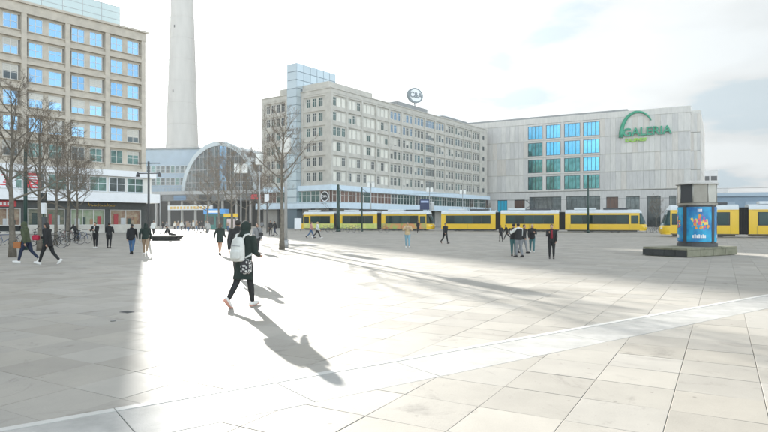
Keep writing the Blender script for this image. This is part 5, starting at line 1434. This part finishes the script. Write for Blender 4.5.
place(551.5, 258.6, 165, hfrom(258.6, 224), 'woman in open black jacket over dark red top, standing on the right', top=black_c, legs=black_c, inner=red_c, hair=hair_b, L=(6, 2), Rr=(3, 10), armL=(5, 25), armR=(35, 90), build=1.05)
LFG = 'people in the shade on the left'
place(26.5, 262.8, 95, hfrom(262.8, 220.5), 'hooded man in olive jacket and blue jeans striding left by the thick tree', top=olive_c, legs=navy_c, shoe=shoe_w, hood=True, L=(22, 8), Rr=(-20, 24), lean=8, build=1.15, group=LFG)
ob = tag(empty('paper_bag', at(26.5, 262.8)+Vector((-.25, -.15, .72))), 'orange-brown bag in the hand of the olive-jacketed man', 'bag')
q = MB(); q.box(-.14, .14, -.05, .05, -.14, .12, mat('orange_leather', (.35, .13, .04), .6), bev=.02); q.obj('bag_body', ob); q = MB(); q.tube([(-.06, 0, .11), (-.03, 0, .22), (.05, 0, .22), (.07, 0, .11)], .010, brown_c, 6); q.obj('handle', ob)
place(48, 264, 85, hfrom(264, 220.5), 'woman all in black with white sneakers striding left behind the olive-jacketed man', top=black_c, style='coat', hem=.43, shoe=shoe_w, long_hair=True, L=(24, 6), Rr=(-20, 22), lean=5, build=1.0, armR=(25, 60), group=LFG)
ob = tag(empty('handbag', at(48, 264)+Vector((-.33, -.22, 1.02))), 'small dark red handbag on the arm of the woman in black', 'handbag')
q = MB(); q.box(-.12, .12, -.05, .05, -.10, .10, cl_m('red_leather', (.38, .02, .05)), bev=.03); q.obj('bag_body', ob); q = MB(); q.tube([(-.08, 0, .09), (-.02, 0, .3), (.12, .0, .42)], .010, black_c, 6); q.obj('strap', ob)
place(95.5, 248, 175, hfrom(248, 222), 'man standing in black jacket with white shoulders, left of two before the shop', top=black_c, vest=None, inner=white_c, legs=black_c, shoe=shoe_w, L=(4, 0), Rr=(-3, 2), armL=(25, 80), armR=(25, 80), spreadL=10, spreadR=10, build=1.1, group=LFG)
place(109, 248, 5, hfrom(248, 222.5), 'man standing in plain black, right of two before the shop', L=(3, 0), Rr=(-3, 2), armL=(25, 70), armR=(15, 60), spreadL=10, spreadR=10, build=1.1, group=LFG)
place(131.8, 254, 10, hfrom(254, 223.5), 'woman in dark jacket and blue jeans with hip bag walking away', top=black_c, legs=jean, hooddown=True, L=(12, 4), Rr=(-14, 22), build=1.05, hem=.46, group=LFG)
place(145.5, 254.5, 15, hfrom(254.5, 222), 'hooded figure in dark jacket and beige trousers at the shadow edge', top=dgreen_c, legs=tan_c, hood=True, shoe=shoe_w, L=(24, 6), Rr=(-20, 18), spreadL=16, build=1.1, group=LFG)
place(76, 240, 60, 1.6, 'figure in black bending over the parked bicycles', top=black_c, L=(10, 4), Rr=(-6, 6), lean=45, armL=(40, 30), armR=(40, 30), group=LFG, loc=at(76.5, 241))
place(153.5, 236.5, 5, 1.72, 'figure in white shirt just beyond the lamp post in the sun', top=white_c, legs=black_c, L=(12, 4), Rr=(-12, 16), hair=hair_b)
# reclining person on the bench
s_, T_, a__, l__ = place(172, 238, -60, 1.7, 'person in black lounging on the boat-shaped bench', L=(80, 40), Rr=(84, 60), lean=-28, armL=(-30, 10), armR=(-25, 10), seat=.10, loc=at(170, 240.3)+Vector((0, 0, .46)))
# far crowd by the station: four shared figures, copied
protos = [place(0, 0, a, hh_, 'x', top=tp_, legs=lg_, hair=hr_, L=(16, 4), Rr=(-14, 16), vox=.03, loc=(0, 300, 0), long_hair=lh)[0] for a, hh_, tp_, lg_, hr_, lh in
          ((0, 1.75, black_c, navy_c, hair_k, False), (90, 1.66, grey_c, black_c, hair_b, True), (180, 1.72, tan_c, jean, hair_g, False), (-90, 1.7, white_c, black_c, hair_y, True))]
flush_remesh()
crowd = [(163, 231.8, 0, 'dark figure left-most in the far crowd under the station deck'), (167, 232.4, 1, 'grey-topped woman at the left of the far crowd'), (178, 231.5, 2, 'tan-topped figure in the far crowd above the bench'),
         (181.5, 232.6, 3, 'white-topped woman in the middle of the far crowd'), (184.5, 231.4, 0, 'dark figure in the middle of the far crowd'), (188, 232.9, 2, 'tan-topped figure, middle right of the far crowd'), (190.5, 231.6, 1, 'grey-topped woman before the station columns'),
         (193.5, 232.8, 3, 'white-topped woman towards the right of the far crowd'), (196.5, 231.3, 2, 'tan-topped figure by the left side of the teal kiosk'), (199, 232.7, 0, 'dark figure in front of the teal kiosk, left'), (202.5, 232, 0, 'dark figure in front of the teal kiosk, nearer its middle'), (205.5, 231, 1, 'grey-topped woman by the right side of the teal kiosk'),
         (174.5, 231, 3, 'white-topped woman behind the lounging person'), (186.5, 230.8, 1, 'grey-topped woman at the very back of the far crowd'), (228, 231.2, 2, 'tan-topped figure among the trees by the yellow-topped case'), (250, 231, 0, 'dark figure among the trees left of the store'), (262, 231.4, 1, 'grey-topped woman at the store entrance')]
rc = random.Random(4); usedp = set()
for px, py, k, lb in crowd:
    o = protos[k] if k not in usedp else copy_tree(protos[k]); usedp.add(k)
    o.location = at(px, py); o.rotation_euler = (0, 0, rc.uniform(0, 6.28)); s = rc.uniform(.94, 1.05); o.scale = (s, s, s)
    tag(o, lb, 'person', 'far crowd before the station')
flush_texts()

# ------------------------------------------------------------------ air
hz = bpy.data.materials.new('haze_air'); hz.use_nodes = True; t = hz.node_tree; t.nodes.remove(t.nodes['Principled BSDF'])
pv = t.nodes.new('ShaderNodeVolumePrincipled'); pv.inputs['Color'].default_value = (.93, .97, 1, 1); pv.inputs['Density'].default_value = HAZE; pv.inputs['Anisotropy'].default_value = .4
t.links.new(pv.outputs[0], t.nodes['Material Output'].inputs['Volume'])
if HAZE > 0:
    h = MB(); h.box(-330, 330, -40, 480, -1.5, 376, hz); tag(h.obj('haze'), 'thin bright haze over the whole square', kind='stuff')
